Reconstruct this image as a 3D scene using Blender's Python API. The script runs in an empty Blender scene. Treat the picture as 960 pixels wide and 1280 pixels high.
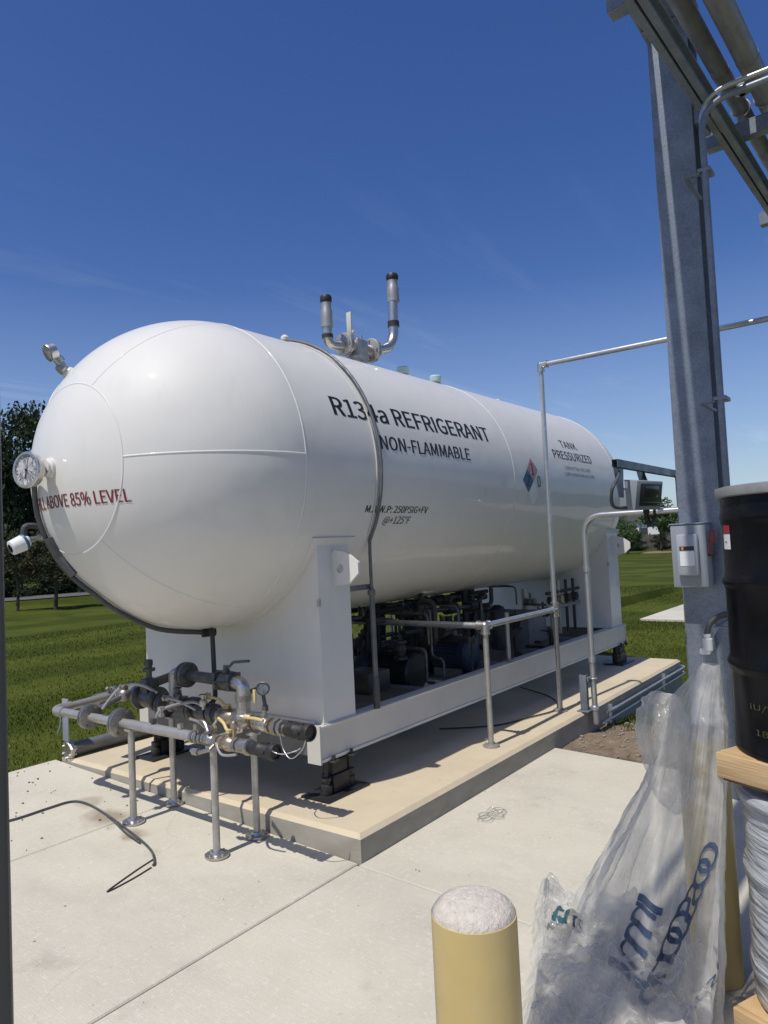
import bpy, bmesh, math, random
import numpy as np
from mathutils import Vector, Matrix, noise as mnoise
from math import sin, cos, pi, radians, sqrt, atan2
random.seed(7); RNG = np.random.default_rng(11)
S = bpy.context.scene
COL = S.collection

# ------------------------------------------------------------------ camera, sky, sun, exposure
CAM = Vector((-2.862, -2.424, 1.46))
PIT, ROL, YAW = radians(2.70010), radians(-2.70133), radians(37.21238)
fw = Vector((cos(YAW)*cos(PIT), sin(YAW)*cos(PIT), sin(PIT)))
rt = Vector((sin(YAW), -cos(YAW), 0)); up = rt.cross(fw)
rt2 = rt*cos(ROL) + up*sin(ROL); up2 = -rt*sin(ROL) + up*cos(ROL)
cd = bpy.data.cameras.new("camera"); cam = bpy.data.objects.new("camera", cd); COL.objects.link(cam)
cam.matrix_world = Matrix(((rt2.x, up2.x, -fw.x, CAM.x), (rt2.y, up2.y, -fw.y, CAM.y), (rt2.z, up2.z, -fw.z, CAM.z), (0, 0, 0, 1)))
cd.sensor_fit = 'VERTICAL'; cd.sensor_height = 36.0; cd.lens = 901.08/1280*36.0
cd.clip_start = 0.05; cd.clip_end = 3000
S.camera = cam

SUN_EL, SUN_AZ = radians(63.0), radians(176.4)          # azimuth measured from +X towards +Y
sdir = Vector((cos(SUN_EL)*cos(SUN_AZ), cos(SUN_EL)*sin(SUN_AZ), sin(SUN_EL)))
w = bpy.data.worlds.new("World"); S.world = w; w.use_nodes = True
nt = w.node_tree; N = nt.nodes; Lk = nt.links
bg = N["Background"]; bg.inputs[1].default_value = 0.095
sky = N.new("ShaderNodeTexSky"); sky.sky_type = 'NISHITA'; sky.sun_disc = False
sky.sun_elevation = SUN_EL; sky.sun_rotation = pi/2 - SUN_AZ
sky.air_density = 1.0; sky.dust_density = 0.9; sky.ozone_density = 1.8
# thin cirrus: stretched noise on the sky direction
tc = N.new("ShaderNodeTexCoord"); sep = N.new("ShaderNodeSeparateXYZ"); Lk.new(tc.outputs['Generated'], sep.inputs[0])
mz = N.new("ShaderNodeMath"); mz.operation = 'MAXIMUM'; Lk.new(sep.outputs[2], mz.inputs[0]); mz.inputs[1].default_value = 0.03
dvx = N.new("ShaderNodeMath"); dvx.operation = 'DIVIDE'; Lk.new(sep.outputs[0], dvx.inputs[0]); Lk.new(mz.outputs[0], dvx.inputs[1])
dvy = N.new("ShaderNodeMath"); dvy.operation = 'DIVIDE'; Lk.new(sep.outputs[1], dvy.inputs[0]); Lk.new(mz.outputs[0], dvy.inputs[1])
cmb = N.new("ShaderNodeCombineXYZ"); Lk.new(dvx.outputs[0], cmb.inputs[0]); Lk.new(dvy.outputs[0], cmb.inputs[1])
mp = N.new("ShaderNodeMapping"); mp.inputs['Rotation'].default_value = (0, 0, radians(28)); mp.inputs['Scale'].default_value = (0.5, 2.6, 1.0)
Lk.new(cmb.outputs[0], mp.inputs[0])
n1 = N.new("ShaderNodeTexNoise"); n1.inputs['Scale'].default_value = 0.62; n1.inputs['Detail'].default_value = 7; n1.inputs['Roughness'].default_value = 0.62; n1.inputs['Distortion'].default_value = 0.5
Lk.new(mp.outputs[0], n1.inputs[0])
cr = N.new("ShaderNodeValToRGB"); cr.color_ramp.elements[0].position = 0.55; cr.color_ramp.elements[1].position = 0.9
cr.color_ramp.elements[0].color = (0, 0, 0, 1); cr.color_ramp.elements[1].color = (0.46, 0.46, 0.46, 1)
Lk.new(n1.outputs[0], cr.inputs[0])
low = N.new("ShaderNodeMapRange"); Lk.new(sep.outputs[2], low.inputs[0]); low.inputs[1].default_value = 0.46; low.inputs[2].default_value = 0.12
low.inputs[3].default_value = 0.05; low.inputs[4].default_value = 1.0
mul = N.new("ShaderNodeMath"); mul.operation = 'MULTIPLY'; Lk.new(cr.outputs[0], mul.inputs[0]); Lk.new(low.outputs[0], mul.inputs[1])
hs = N.new("ShaderNodeHueSaturation"); hs.inputs['Saturation'].default_value = 1.32; hs.inputs['Hue'].default_value = 0.518; Lk.new(sky.outputs[0], hs.inputs['Color'])
mx = N.new("ShaderNodeMixRGB"); Lk.new(mul.outputs[0], mx.inputs[0]); Lk.new(hs.outputs[0], mx.inputs[1]); mx.inputs[2].default_value = (6.6, 7.4, 8.6, 1)
hz = N.new("ShaderNodeMapRange"); Lk.new(sep.outputs[2], hz.inputs[0]); hz.inputs[1].default_value = 0.34; hz.inputs[2].default_value = 0.0; hz.inputs[3].default_value = 0.0; hz.inputs[4].default_value = 0.42
mh = N.new("ShaderNodeMixRGB"); Lk.new(hz.outputs[0], mh.inputs[0]); Lk.new(mx.outputs[0], mh.inputs[1]); mh.inputs[2].default_value = (4.3, 5.7, 8.6, 1)
Lk.new(mh.outputs[0], bg.inputs[0])

sl = bpy.data.lights.new("sun", 'SUN'); so = bpy.data.objects.new("sun", sl); COL.objects.link(so)
sl.energy = 3.6; sl.angle = radians(0.53); sl.color = (1.0, 0.965, 0.91)
so.rotation_euler = sdir.to_track_quat('Z', 'Y').to_euler(); so.location = (-20, 0, 40)
vs = S.view_settings; vs.view_transform = 'Standard'; vs.look = 'None'; vs.exposure = 0.15; vs.gamma = 1.0; vs.use_curve_mapping = False
S.cycles.max_bounces = 8; S.cycles.transparent_max_bounces = 24

# ------------------------------------------------------------------ builders
class M:
    """Collects boxes, tubes, lathes and prisms; build() links them as ONE mesh object."""
    def __init__(s): s.v = []; s.f = []
    def add(s, vs_, fs_):
        o = len(s.v); s.v += [tuple(p) for p in vs_]; s.f += [tuple(i+o for i in f) for f in fs_]; return s
    def box(s, lo, hi, bev=0.0, rot=None, piv=None):
        lo = Vector(lo); hi = Vector(hi); c = (lo+hi)/2; h = (hi-lo)/2
        bm = bmesh.new(); bmesh.ops.create_cube(bm, size=2.0)
        for v in bm.verts: v.co = Vector((v.co.x*h.x, v.co.y*h.y, v.co.z*h.z))
        if bev > 0: bmesh.ops.bevel(bm, geom=list(bm.edges), offset=bev, segments=2, affect='EDGES', profile=0.5)
        bm.verts.index_update()
        pts = [v.co + c for v in bm.verts]
        if rot is not None:
            pv = Vector(piv) if piv is not None else c
            pts = [rot @ (p-pv) + pv for p in pts]
        s.add(pts, [[v.index for v in f.verts] for f in bm.faces]); bm.free(); return s
    def tube(s, path, r, seg=12, caps=True, closed=False):
        P = [Vector(p) for p in path]; n = len(P)
        R = r if isinstance(r, (list, tuple)) else [r]*n
        T = []
        for i in range(n):
            a = P[i-1] if (i > 0 or closed) else P[i]; b = P[(i+1) % n] if (i < n-1 or closed) else P[i]
            t = (b-a); T.append(t.normalized() if t.length > 1e-9 else Vector((0, 0, 1)))
        ref = Vector((0, 0, 1)) if abs(T[0].z) < 0.9 else Vector((1, 0, 0))
        nrm = (ref - T[0]*ref.dot(T[0])).normalized(); rings = []; vs_ = []
        for i in range(n):
            nrm = (nrm - T[i]*nrm.dot(T[i])); nrm = nrm.normalized() if nrm.length > 1e-9 else T[i].orthogonal().normalized()
            bn = T[i].cross(nrm)
            for k in range(seg):
                a = 2*pi*k/seg; vs_.append(P[i] + (nrm*cos(a)+bn*sin(a))*R[i])
        fs = []
        for i in range(n if closed else n-1):
            j = (i+1) % n
            for k in range(seg):
                k2 = (k+1) % seg; fs.append((i*seg+k, i*seg+k2, j*seg+k2, j*seg+k))
        if caps and not closed:
            fs.append(tuple(range(seg-1, -1, -1))); fs.append(tuple((n-1)*seg+k for k in range(seg)))
        return s.add(vs_, fs)
    def cyl(s, a, b, r, seg=20, r2=None):
        return s.tube([a, b], [r, r if r2 is None else r2], seg)
    def lathe(s, prof, org, axis=(0, 0, 1), seg=24, ang=2*pi):
        """prof: (radius, height along axis)"""
        ax = Vector(axis).normalized(); e1 = ax.orthogonal().normalized(); e2 = ax.cross(e1); o = Vector(org)
        vs_ = []; n = len(prof)
        for (r, h) in prof:
            for k in range(seg):
                a = ang*k/seg; vs_.append(o + ax*h + (e1*cos(a)+e2*sin(a))*max(r, 1e-5))
        fs = []
        for i in range(n-1):
            for k in range(seg):
                k2 = (k+1) % seg; fs.append((i*seg+k, i*seg+k2, (i+1)*seg+k2, (i+1)*seg+k))
        if prof[0][0] > 1e-4: fs.append(tuple(range(seg-1, -1, -1)))
        if prof[-1][0] > 1e-4: fs.append(tuple((n-1)*seg+k for k in range(seg)))
        return s.add(vs_, fs)
    def sphere(s, c, r, seg=16, sc=(1, 1, 1)):
        vs_ = []; fs = []; n = seg//2
        for i in range(n+1):
            t = pi*i/n
            for k in range(seg):
                a = 2*pi*k/seg; vs_.append(Vector(c)+Vector((sin(t)*cos(a)*r*sc[0], sin(t)*sin(a)*r*sc[1], cos(t)*r*sc[2])))
        for i in range(n):
            for k in range(seg):
                k2 = (k+1) % seg; fs.append((i*seg+k, (i+1)*seg+k, (i+1)*seg+k2, i*seg+k2))
        return s.add(vs_, fs)
    def prism(s, poly, ax, a, b):
        """poly in the two other axes (order x,y,z without ax), from a to b along ax"""
        def P(p, t):
            q = list(p); q.insert(ax, t); return q
        n = len(poly); vs_ = [P(p, a) for p in poly] + [P(p, b) for p in poly]
        fs = [tuple(range(n-1, -1, -1)), tuple(range(n, 2*n))] + [(i, (i+1) % n, n+(i+1) % n, n+i) for i in range(n)]
        return s.add(vs_, fs)
    def bolts(s, c, axis, rad, n=4, r=0.009, h=0.02, a0=pi/4):
        ax = Vector(axis).normalized(); e1 = ax.orthogonal().normalized(); e2 = ax.cross(e1); c = Vector(c)
        for k in range(n):
            a = a0 + 2*pi*k/n; p = c + (e1*cos(a)+e2*sin(a))*rad
            s.tube([p - ax*h, p + ax*h], r, 6)
        return s
    def flange(s, c, axis, r, th=0.02, gap=0.006, nb=4):
        ax = Vector(axis).normalized(); c = Vector(c)
        s.lathe([(r*.93, -th-gap/2), (r, -th*.85-gap/2), (r, -gap/2), (r*.86, -gap/2), (r*.86, gap/2), (r, gap/2), (r, th*.85+gap/2), (r*.93, th+gap/2)], c, ax, 24)
        return s.bolts(c, ax, r*.78, nb, r*.1, th*1.75)
    def build(s, name, mat, parent=None, smooth=35, label=None, kind=None):
        root = parent
        while root is not None and root.parent is not None: root = root.parent
        off = Vector(root.location) if root is not None else Vector((0, 0, 0))
        me = bpy.data.meshes.new(name)
        me.from_pydata([(p[0]-off.x, p[1]-off.y, p[2]-off.z) for p in s.v], [], s.f); me.update()
        bm = bmesh.new(); bm.from_mesh(me); bmesh.ops.recalc_face_normals(bm, faces=bm.faces); bm.to_mesh(me); bm.free()
        if smooth:
            me.polygons.foreach_set('use_smooth', [True]*len(me.polygons)); me.set_sharp_from_angle(angle=radians(smooth))
        me.materials.append(mat)
        o = bpy.data.objects.new(name, me); COL.objects.link(o)
        if parent is not None: o.parent = parent
        if label: o['label'] = label
        if kind: o['kind'] = kind
        return o

def bend(pts, rad, n=7):
    """round the inner corners of a polyline"""
    P = [Vector(p) for p in pts]; out = [P[0]]
    for i in range(1, len(P)-1):
        a = (P[i-1]-P[i]); b = (P[i+1]-P[i]); ra = min(rad, a.length*.49, b.length*.49)
        p0 = P[i]+a.normalized()*ra; p1 = P[i]+b.normalized()*ra
        for k in range(n+1):
            t = k/n; out.append(p0*(1-t)**2 + P[i]*2*t*(1-t) + p1*t*t)
    out.append(P[-1]); return out
def spline(pts, n=8):
    P = [Vector(p) for p in pts]; out = []
    for i in range(len(P)-1):
        p0 = P[max(i-1, 0)]; p1 = P[i]; p2 = P[i+1]; p3 = P[min(i+2, len(P)-1)]
        for k in range(n):
            t = k/n
            out.append(0.5*((2*p1)+(p2-p0)*t+(2*p0-5*p1+4*p2-p3)*t*t+(3*p1-p0-3*p2+p3)*t**3))
    out.append(P[-1]); return out
def tag(o, label, cat, group=None):
    o['label'] = label; o['category'] = cat
    if group: o['group'] = group
    return o
def thing(name, label, cat, loc, group=None):
    o = bpy.data.objects.new(name, None); COL.objects.link(o); o.location = loc; o.empty_display_size = .1
    return tag(o, label, cat, group)
def copy_tree(o, parent=None):
    c = o.copy(); COL.objects.link(c); c.parent = parent
    for ch in list(o.children): copy_tree(ch, c)
    return c

# ------------------------------------------------------------------ materials
def mat(name, c1, c2=None, rough=.5, metal=0.0, scale=8.0, detail=5, lo=.35, hi=.65, bump=0.0, bscale=None, rvar=.1, coat=0.0, spec=None, stretch=(1, 1, 1), extra=None):
    m = bpy.data.materials.new(name); m.use_nodes = True; t = m.node_tree; n = t.nodes; b = n["Principled BSDF"]
    g = n.new("ShaderNodeNewGeometry"); mpn = n.new("ShaderNodeMapping"); mpn.inputs['Scale'].default_value = stretch
    t.links.new(g.outputs['Position'], mpn.inputs[0])
    nz = n.new("ShaderNodeTexNoise"); nz.inputs['Scale'].default_value = scale; nz.inputs['Detail'].default_value = detail; nz.inputs['Roughness'].default_value = .6
    t.links.new(mpn.outputs[0], nz.inputs[0])
    r = n.new("ShaderNodeMapRange"); r.inputs[1].default_value = lo; r.inputs[2].default_value = hi; t.links.new(nz.outputs[0], r.inputs[0])
    mixn = n.new("ShaderNodeMixRGB"); mixn.name = "basemix"; t.links.new(r.outputs[0], mixn.inputs[0])
    mixn.inputs[1].default_value = (*c1, 1); mixn.inputs[2].default_value = (*(c2 or c1), 1); t.links.new(mixn.outputs[0], b.inputs['Base Color'])
    r2 = n.new("ShaderNodeMapRange"); r2.inputs[1].default_value = .3; r2.inputs[2].default_value = .7; r2.inputs[3].default_value = max(rough-rvar, .02); r2.inputs[4].default_value = min(rough+rvar, 1)
    t.links.new(nz.outputs[0], r2.inputs[0]); t.links.new(r2.outputs[0], b.inputs['Roughness'])
    b.inputs['Metallic'].default_value = metal
    if coat: b.inputs['Coat Weight'].default_value = coat; b.inputs['Coat Roughness'].default_value = .045
    if spec is not None: b.inputs['Specular IOR Level'].default_value = spec
    if bump:
        nb = n.new("ShaderNodeTexNoise"); nb.inputs['Scale'].default_value = bscale or scale*4; nb.inputs['Detail'].default_value = 6; t.links.new(mpn.outputs[0], nb.inputs[0])
        bp = n.new("ShaderNodeBump"); bp.inputs['Strength'].default_value = bump; bp.inputs['Distance'].default_value = .01
        t.links.new(nb.outputs[0], bp.inputs['Height']); t.links.new(bp.outputs[0], b.inputs['Normal'])
    if extra: extra(m, t, n, b, mixn, g)
    return m
def overlay(color, scale, lo, hi, stretch=(1, 1, 1), amt=1.0, detail=6):
    """a second noise layer of another colour (stains, dust)"""
    def f(m, t, n, b, mixn, g):
        mpn = n.new("ShaderNodeMapping"); mpn.inputs['Scale'].default_value = stretch; t.links.new(g.outputs['Position'], mpn.inputs[0])
        nz = n.new("ShaderNodeTexNoise"); nz.inputs['Scale'].default_value = scale; nz.inputs['Detail'].default_value = detail; nz.inputs['Roughness'].default_value = .65; t.links.new(mpn.outputs[0], nz.inputs[0])
        r = n.new("ShaderNodeMapRange"); r.inputs[1].default_value = lo; r.inputs[2].default_value = hi; r.inputs[4].default_value = amt; t.links.new(nz.outputs[0], r.inputs[0])
        old = b.inputs['Base Color'].links[0].from_socket
        x = n.new("ShaderNodeMixRGB"); t.links.new(r.outputs[0], x.inputs[0]); t.links.new(old, x.inputs[1]); x.inputs[2].default_value = (*color, 1)
        t.links.new(x.outputs[0], b.inputs['Base Color'])
    return f
def chain(*fs):
    def f(*a):
        for q in fs: q(*a)
    return f
def spangle(m, t, n, b, mixn, g):
    vo = n.new("ShaderNodeTexVoronoi"); vo.inputs['Scale'].default_value = 120; t.links.new(g.outputs['Position'], vo.inputs[0])
    old = b.inputs['Base Color'].links[0].from_socket
    hsn = n.new("ShaderNodeSeparateColor"); t.links.new(vo.outputs['Color'], hsn.inputs[0])
    r = n.new("ShaderNodeMapRange"); r.inputs[3].default_value = .84; r.inputs[4].default_value = 1.12; t.links.new(hsn.outputs[0], r.inputs[0])
    x = n.new("ShaderNodeMixRGB"); x.blend_type = 'MULTIPLY'; x.inputs[0].default_value = 1; t.links.new(old, x.inputs[1]); t.links.new(r.outputs[0], x.inputs[2])
    t.links.new(x.outputs[0], b.inputs['Base Color'])

def ripple(m, t, n, b, mixn, g):
    """slight unevenness of rolled plate under the paint"""
    nz = n.new("ShaderNodeTexNoise"); nz.inputs['Scale'].default_value = 2.6; nz.inputs['Detail'].default_value = 2; t.links.new(g.outputs['Position'], nz.inputs[0])
    bp = n.new("ShaderNodeBump"); bp.inputs['Strength'].default_value = .16; bp.inputs['Distance'].default_value = .05; t.links.new(nz.outputs[0], bp.inputs['Height'])
    if b.inputs['Normal'].links: t.links.new(b.inputs['Normal'].links[0].from_socket, bp.inputs['Normal'])
    t.links.new(bp.outputs[0], b.inputs['Normal']); t.links.new(bp.outputs[0], b.inputs['Coat Normal'])
def stain(center, rad, color, amt=.7):
    """one dirt mark with a ragged edge at a place of its own"""
    def f(m, t, n, b, mixn, g):
        vd = n.new("ShaderNodeVectorMath"); vd.operation = 'DISTANCE'; nz = n.new("ShaderNodeTexNoise"); nz.inputs['Scale'].default_value = 7; nz.inputs['Detail'].default_value = 6
        t.links.new(g.outputs['Position'], nz.inputs[0]); t.links.new(g.outputs['Position'], vd.inputs[0]); vd.inputs[1].default_value = center
        a = n.new("ShaderNodeMath"); a.operation = 'MULTIPLY_ADD'; t.links.new(nz.outputs[0], a.inputs[0]); a.inputs[1].default_value = rad*1.6; t.links.new(vd.outputs['Value'], a.inputs[2])
        r = n.new("ShaderNodeMapRange"); r.inputs[1].default_value = rad*1.9; r.inputs[2].default_value = rad*1.2; r.inputs[4].default_value = amt; t.links.new(a.outputs[0], r.inputs[0])
        old = b.inputs['Base Color'].links[0].from_socket
        x = n.new("ShaderNodeMixRGB"); t.links.new(r.outputs[0], x.inputs[0]); t.links.new(old, x.inputs[1]); x.inputs[2].default_value = (*color, 1); t.links.new(x.outputs[0], b.inputs['Base Color'])
    return f
def broom(m, t, n, b, mixn, g):
    """fine broom strokes and shallow pits in the finish"""
    mp_ = n.new("ShaderNodeMapping"); mp_.inputs['Scale'].default_value = (130, 9, 9); t.links.new(g.outputs['Position'], mp_.inputs[0])
    nz = n.new("ShaderNodeTexNoise"); nz.inputs['Scale'].default_value = 1; nz.inputs['Detail'].default_value = 4; t.links.new(mp_.outputs[0], nz.inputs[0])
    bp = n.new("ShaderNodeBump"); bp.inputs['Strength'].default_value = .22; bp.inputs['Distance'].default_value = .006; t.links.new(nz.outputs[0], bp.inputs['Height'])
    if b.inputs['Normal'].links: t.links.new(b.inputs['Normal'].links[0].from_socket, bp.inputs['Normal'])
    t.links.new(bp.outputs[0], b.inputs['Normal'])
def crack(m, t, n, b, mixn, g):
    """hairline cracks: thin lines between big cells, broken up by noise"""
    nz = n.new("ShaderNodeTexNoise"); nz.inputs['Scale'].default_value = 3; nz.inputs['Detail'].default_value = 6; t.links.new(g.outputs['Position'], nz.inputs[0])
    va = n.new("ShaderNodeMixRGB"); va.blend_type = 'ADD'; va.inputs[0].default_value = .35; t.links.new(g.outputs['Position'], va.inputs[1]); t.links.new(nz.outputs['Color'], va.inputs[2])
    vo = n.new("ShaderNodeTexVoronoi"); vo.feature = 'DISTANCE_TO_EDGE'; vo.inputs['Scale'].default_value = .45; t.links.new(va.outputs[0], vo.inputs[0])
    r = n.new("ShaderNodeMapRange"); r.inputs[1].default_value = .0022; r.inputs[2].default_value = .0008; r.inputs[4].default_value = .10; t.links.new(vo.outputs['Distance'], r.inputs[0])
    old = b.inputs['Base Color'].links[0].from_socket
    x = n.new("ShaderNodeMixRGB"); t.links.new(r.outputs[0], x.inputs[0]); t.links.new(old, x.inputs[1]); x.inputs[2].default_value = (.16, .14, .11, 1); t.links.new(x.outputs[0], b.inputs['Base Color'])
WHITE = mat("white_paint", (.70, .685, .645), (.66, .645, .60), rough=.5, scale=1.6, lo=.3, hi=.8, rvar=.04, bump=.012, bscale=60, coat=.4, spec=.2,
            extra=chain(overlay((.50, .46, .38), 2.5, .56, .85, (3.0, 3.0, .4), .26), overlay((.40, .37, .32), 38, .70, .78, (1, 1, .5), .35), ripple))
GREYWHITE = mat("grey_white_paint", (.60, .585, .54), (.54, .525, .48), rough=.42, scale=2.2, rvar=.06, bump=.03, bscale=50, extra=overlay((.35, .31, .25), 6, .62, .8, amt=.3))
STEEL = mat("stainless_steel", (.60, .585, .56), (.47, .45, .42), rough=.32, metal=.9, scale=14, rvar=.1, bump=.03, bscale=80)
WORNSTEEL = mat("worn_steel", (.40, .385, .36), (.27, .255, .235), rough=.4, metal=.85, scale=20, rvar=.12, bump=.06, bscale=80, extra=overlay((.24, .17, .11), 26, .6, .76, amt=.5))
PIPEGREY = mat("grey_pipe_paint", (.46, .445, .42), (.36, .345, .32), rough=.38, metal=.55, scale=18, rvar=.1, bump=.04, bscale=90)
GALV = mat("galvanized_steel", (.225, .255, .30), (.17, .195, .235), rough=.5, metal=.45, scale=5, rvar=.12, bump=.03, bscale=60, extra=spangle)
GALVB = mat("galvanized_conduit", (.55, .56, .57), (.45, .46, .47), rough=.36, metal=.75, scale=12, rvar=.1)
MIDGREY = mat("mid_grey_conduit", (.17, .172, .175), (.12, .122, .125), rough=.5, metal=.3, scale=16)
IRON = mat("dark_cast_iron", (.035, .035, .036), (.06, .055, .05), rough=.5, metal=.3, scale=20, rvar=.12, bump=.1, bscale=80)
OLDIRON = mat("weathered_iron", (.085, .083, .08), (.15, .145, .135), rough=.42, metal=.55, scale=22, rvar=.12, bump=.08, bscale=90, extra=overlay((.16, .10, .06), 30, .6, .75, amt=.5))
RUBBER = mat("black_rubber", (.012, .012, .013), (.03, .029, .028), rough=.55, scale=20, bump=.05)
HOSE = mat("dark_grey_hose", (.05, .052, .055), (.085, .085, .086), rough=.5, scale=16)
BRASS = mat("brass_and_bronze", (.47, .36, .24), (.40, .34, .28), rough=.34, metal=.85, scale=25, rvar=.1, bump=.05)
YELLOWTAG = mat("yellow_plastic", (.62, .50, .22), (.55, .43, .18), rough=.45, scale=30)
TEAL = mat("pale_teal_cap", (.42, .60, .58), (.50, .62, .60), rough=.4, scale=20)
BLACKPAINT = mat("black_paint", (.014, .014, .016), (.022, .021, .02), rough=.45, scale=20)
REDPAINT = mat("red_paint", (.30, .025, .035), (.26, .02, .03), rough=.5, scale=20)
BLUEPAINT = mat("blue_paint", (.03, .10, .20), (.03, .085, .17), rough=.5, scale=20)
PALERED = mat("faded_red_vinyl", (.42, .20, .20), (.38, .16, .17), rough=.4, scale=20)
WHITEVINYL = mat("white_vinyl", (.74, .75, .74), (.70, .71, .70), rough=.35, scale=20)
MOTORBLUE = mat("dark_blue_motor_paint", (.02, .03, .06), (.03, .04, .07), rough=.45, scale=15)
CONC = mat("concrete", (.565, .525, .425), (.495, .46, .37), rough=.86, scale=2.2, detail=9, lo=.3, hi=.7, bump=.18, bscale=140, rvar=.05, spec=.3,
           extra=chain(overlay((.38, .345, .29), .9, .5, .75, amt=.4, detail=8), overlay((.60, .575, .515), 45, .56, .66, amt=.6, detail=3), overlay((.25, .22, .18), 28, .68, .76, amt=.5, detail=3), overlay((.36, .335, .29), .55, .54, .62, (1, .35, 1), .30, 9), overlay((.30, .27, .22), 3.5, .60, .74, amt=.35, detail=8), crack, stain((-.43, 1.60, -.08), .16, (.22, .165, .11)), stain((-.48, 1.25, -.09), .09, (.24, .18, .12)), stain((-.36, 1.95, -.07), .10, (.27, .21, .15), .5), broom))
PADTOP = mat("tan_concrete", (.575, .490, .345), (.51, .43, .30), rough=.82, scale=3.0, detail=8, bump=.1, bscale=160, spec=.3,
             extra=chain(overlay((.42, .34, .25), 1.3, .52, .78, amt=.5, detail=8), overlay((.32, .26, .19), 14, .62, .74, amt=.4)))
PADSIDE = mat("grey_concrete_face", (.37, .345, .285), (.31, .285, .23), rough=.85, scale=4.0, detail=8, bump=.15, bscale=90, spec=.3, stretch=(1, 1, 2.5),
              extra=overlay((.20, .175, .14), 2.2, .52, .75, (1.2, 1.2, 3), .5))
BOLLARD = mat("tan_yellow_paint", (.57, .43, .17), (.52, .395, .165), rough=.42, scale=5, bump=.04, bscale=40, extra=chain(overlay((.32, .25, .13), 9, .64, .76, (1, 1, .35), .6), overlay((.50, .44, .30), 3, .5, .7, (1, 1, .5), .5), overlay((.13, .10, .07), 60, .73, .76, (1, 1, .6), .8)))
BOLCAP = mat("rough_mortar", (.61, .555, .48), (.50, .445, .375), rough=.95, scale=60, detail=7, bump=.5, bscale=170, spec=.2, extra=overlay((.32, .27, .22), 70, .6, .7, amt=.7))
DRUMBLK = mat("glossy_black_enamel", (.005, .005, .007), (.008, .008, .010), rough=.24, scale=6, rvar=.06, coat=.0, spec=.13, bump=.03, bscale=14)
RIMGREY = mat("light_grey_lid_ring", (.25, .255, .255), (.2, .205, .205), rough=.45, scale=18)
WOOD = mat("pallet_pine", (.60, .43, .23), (.40, .25, .12), rough=.72, scale=3.2, detail=8, stretch=(2, 2, 60), bump=.2, bscale=9, lo=.3, hi=.7, extra=overlay((.24, .14, .07), 11, .66, .73, (1, 1, 5), .8))
WOODDK = mat("weathered_pallet_wood", (.20, .12, .07), (.14, .085, .05), rough=.8, scale=4, stretch=(3, 3, 25), bump=.2, bscale=8)
PANELGREY = mat("grey_enclosure_paint", (.27, .295, .32), (.24, .265, .29), rough=.4, scale=7, bump=.03, bscale=70)
DKPOST = mat("dark_bronze_paint", (.045, .05, .05), (.055, .058, .056), rough=.5, scale=9, bump=.04)
PRINTGREY = mat("grey_print", (.25, .26, .28), (.2, .21, .23), rough=.5)
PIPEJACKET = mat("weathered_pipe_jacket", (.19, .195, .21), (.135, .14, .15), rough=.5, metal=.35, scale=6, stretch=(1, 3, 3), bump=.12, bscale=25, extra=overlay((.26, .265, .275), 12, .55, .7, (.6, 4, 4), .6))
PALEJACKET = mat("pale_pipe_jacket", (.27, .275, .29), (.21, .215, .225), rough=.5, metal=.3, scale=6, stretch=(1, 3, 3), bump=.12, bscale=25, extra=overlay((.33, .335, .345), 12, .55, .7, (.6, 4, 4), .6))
SCREEN = mat("dark_display_glass", (.015, .02, .028), (.02, .026, .034), rough=.12, scale=5)
PINK = mat("red_handle", (.20, .045, .045), (.15, .035, .035), rough=.4)
GLASS = mat("gauge_face", (.66, .66, .64), (.64, .64, .62), rough=.45, scale=10, coat=.25)
BARK = mat("bark", (.075, .055, .04), (.045, .034, .026), rough=.9, scale=18, stretch=(1, 1, .3), bump=.4)
SOIL = mat("dry_soil", (.225, .17, .115), (.125, .092, .06), rough=.95, scale=9, detail=9, bump=.6, bscale=40, extra=overlay((.37, .32, .26), 38, .62, .70, amt=.8))
ASPHALT = mat("asphalt", (.11, .11, .105), (.09, .09, .088), rough=.9, scale=3)
MULCH = mat("mulch", (.25, .185, .11), (.16, .11, .07), rough=.95, scale=8, bump=.4)
HOUSEW = mat("white_siding", (.70, .70, .68), (.64, .64, .62), rough=.7, scale=2)
ROOFM = mat("grey_shingle", (.13, .125, .12), (.10, .095, .09), rough=.9, scale=6)
WINM = mat("window_glass", (.03, .04, .05), (.04, .05, .06), rough=.08)
FENCEM = mat("grey_brown_fence", (.12, .105, .09), (.08, .07, .06), rough=.9, scale=5, stretch=(1, 1, .2))
DKSTEEL = mat("shop_primer_grey", (.16, .16, .158), (.12, .12, .118), rough=.6, scale=8)
def leafmat(name, a, b):
    m = mat(name, a, b, rough=.6, scale=1.1, detail=4, lo=.35, hi=.65, rvar=.05, spec=.25)
    m.node_tree.nodes["Principled BSDF"].inputs['Subsurface Weight'].default_value = 0.0
    t = m.node_tree; n = t.nodes; b_ = n["Principled BSDF"]; tr = n.new("ShaderNodeBsdfTranslucent"); ms = n.new("ShaderNodeMixShader"); ms.inputs[0].default_value = .3
    t.links.new(b_.inputs['Base Color'].links[0].from_socket, tr.inputs[0]); t.links.new(b_.outputs[0], ms.inputs[1]); t.links.new(tr.outputs[0], ms.inputs[2])
    t.links.new(ms.outputs[0], n["Material Output"].inputs[0]); return m
LEAFDK = leafmat("dark_leaves", (.028, .046, .022), (.05, .072, .034))
LEAFMID = leafmat("green_leaves", (.06, .10, .035), (.09, .14, .05))
LEAFRED = leafmat("bronze_leaves", (.085, .07, .038), (.05, .062, .03))
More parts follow.
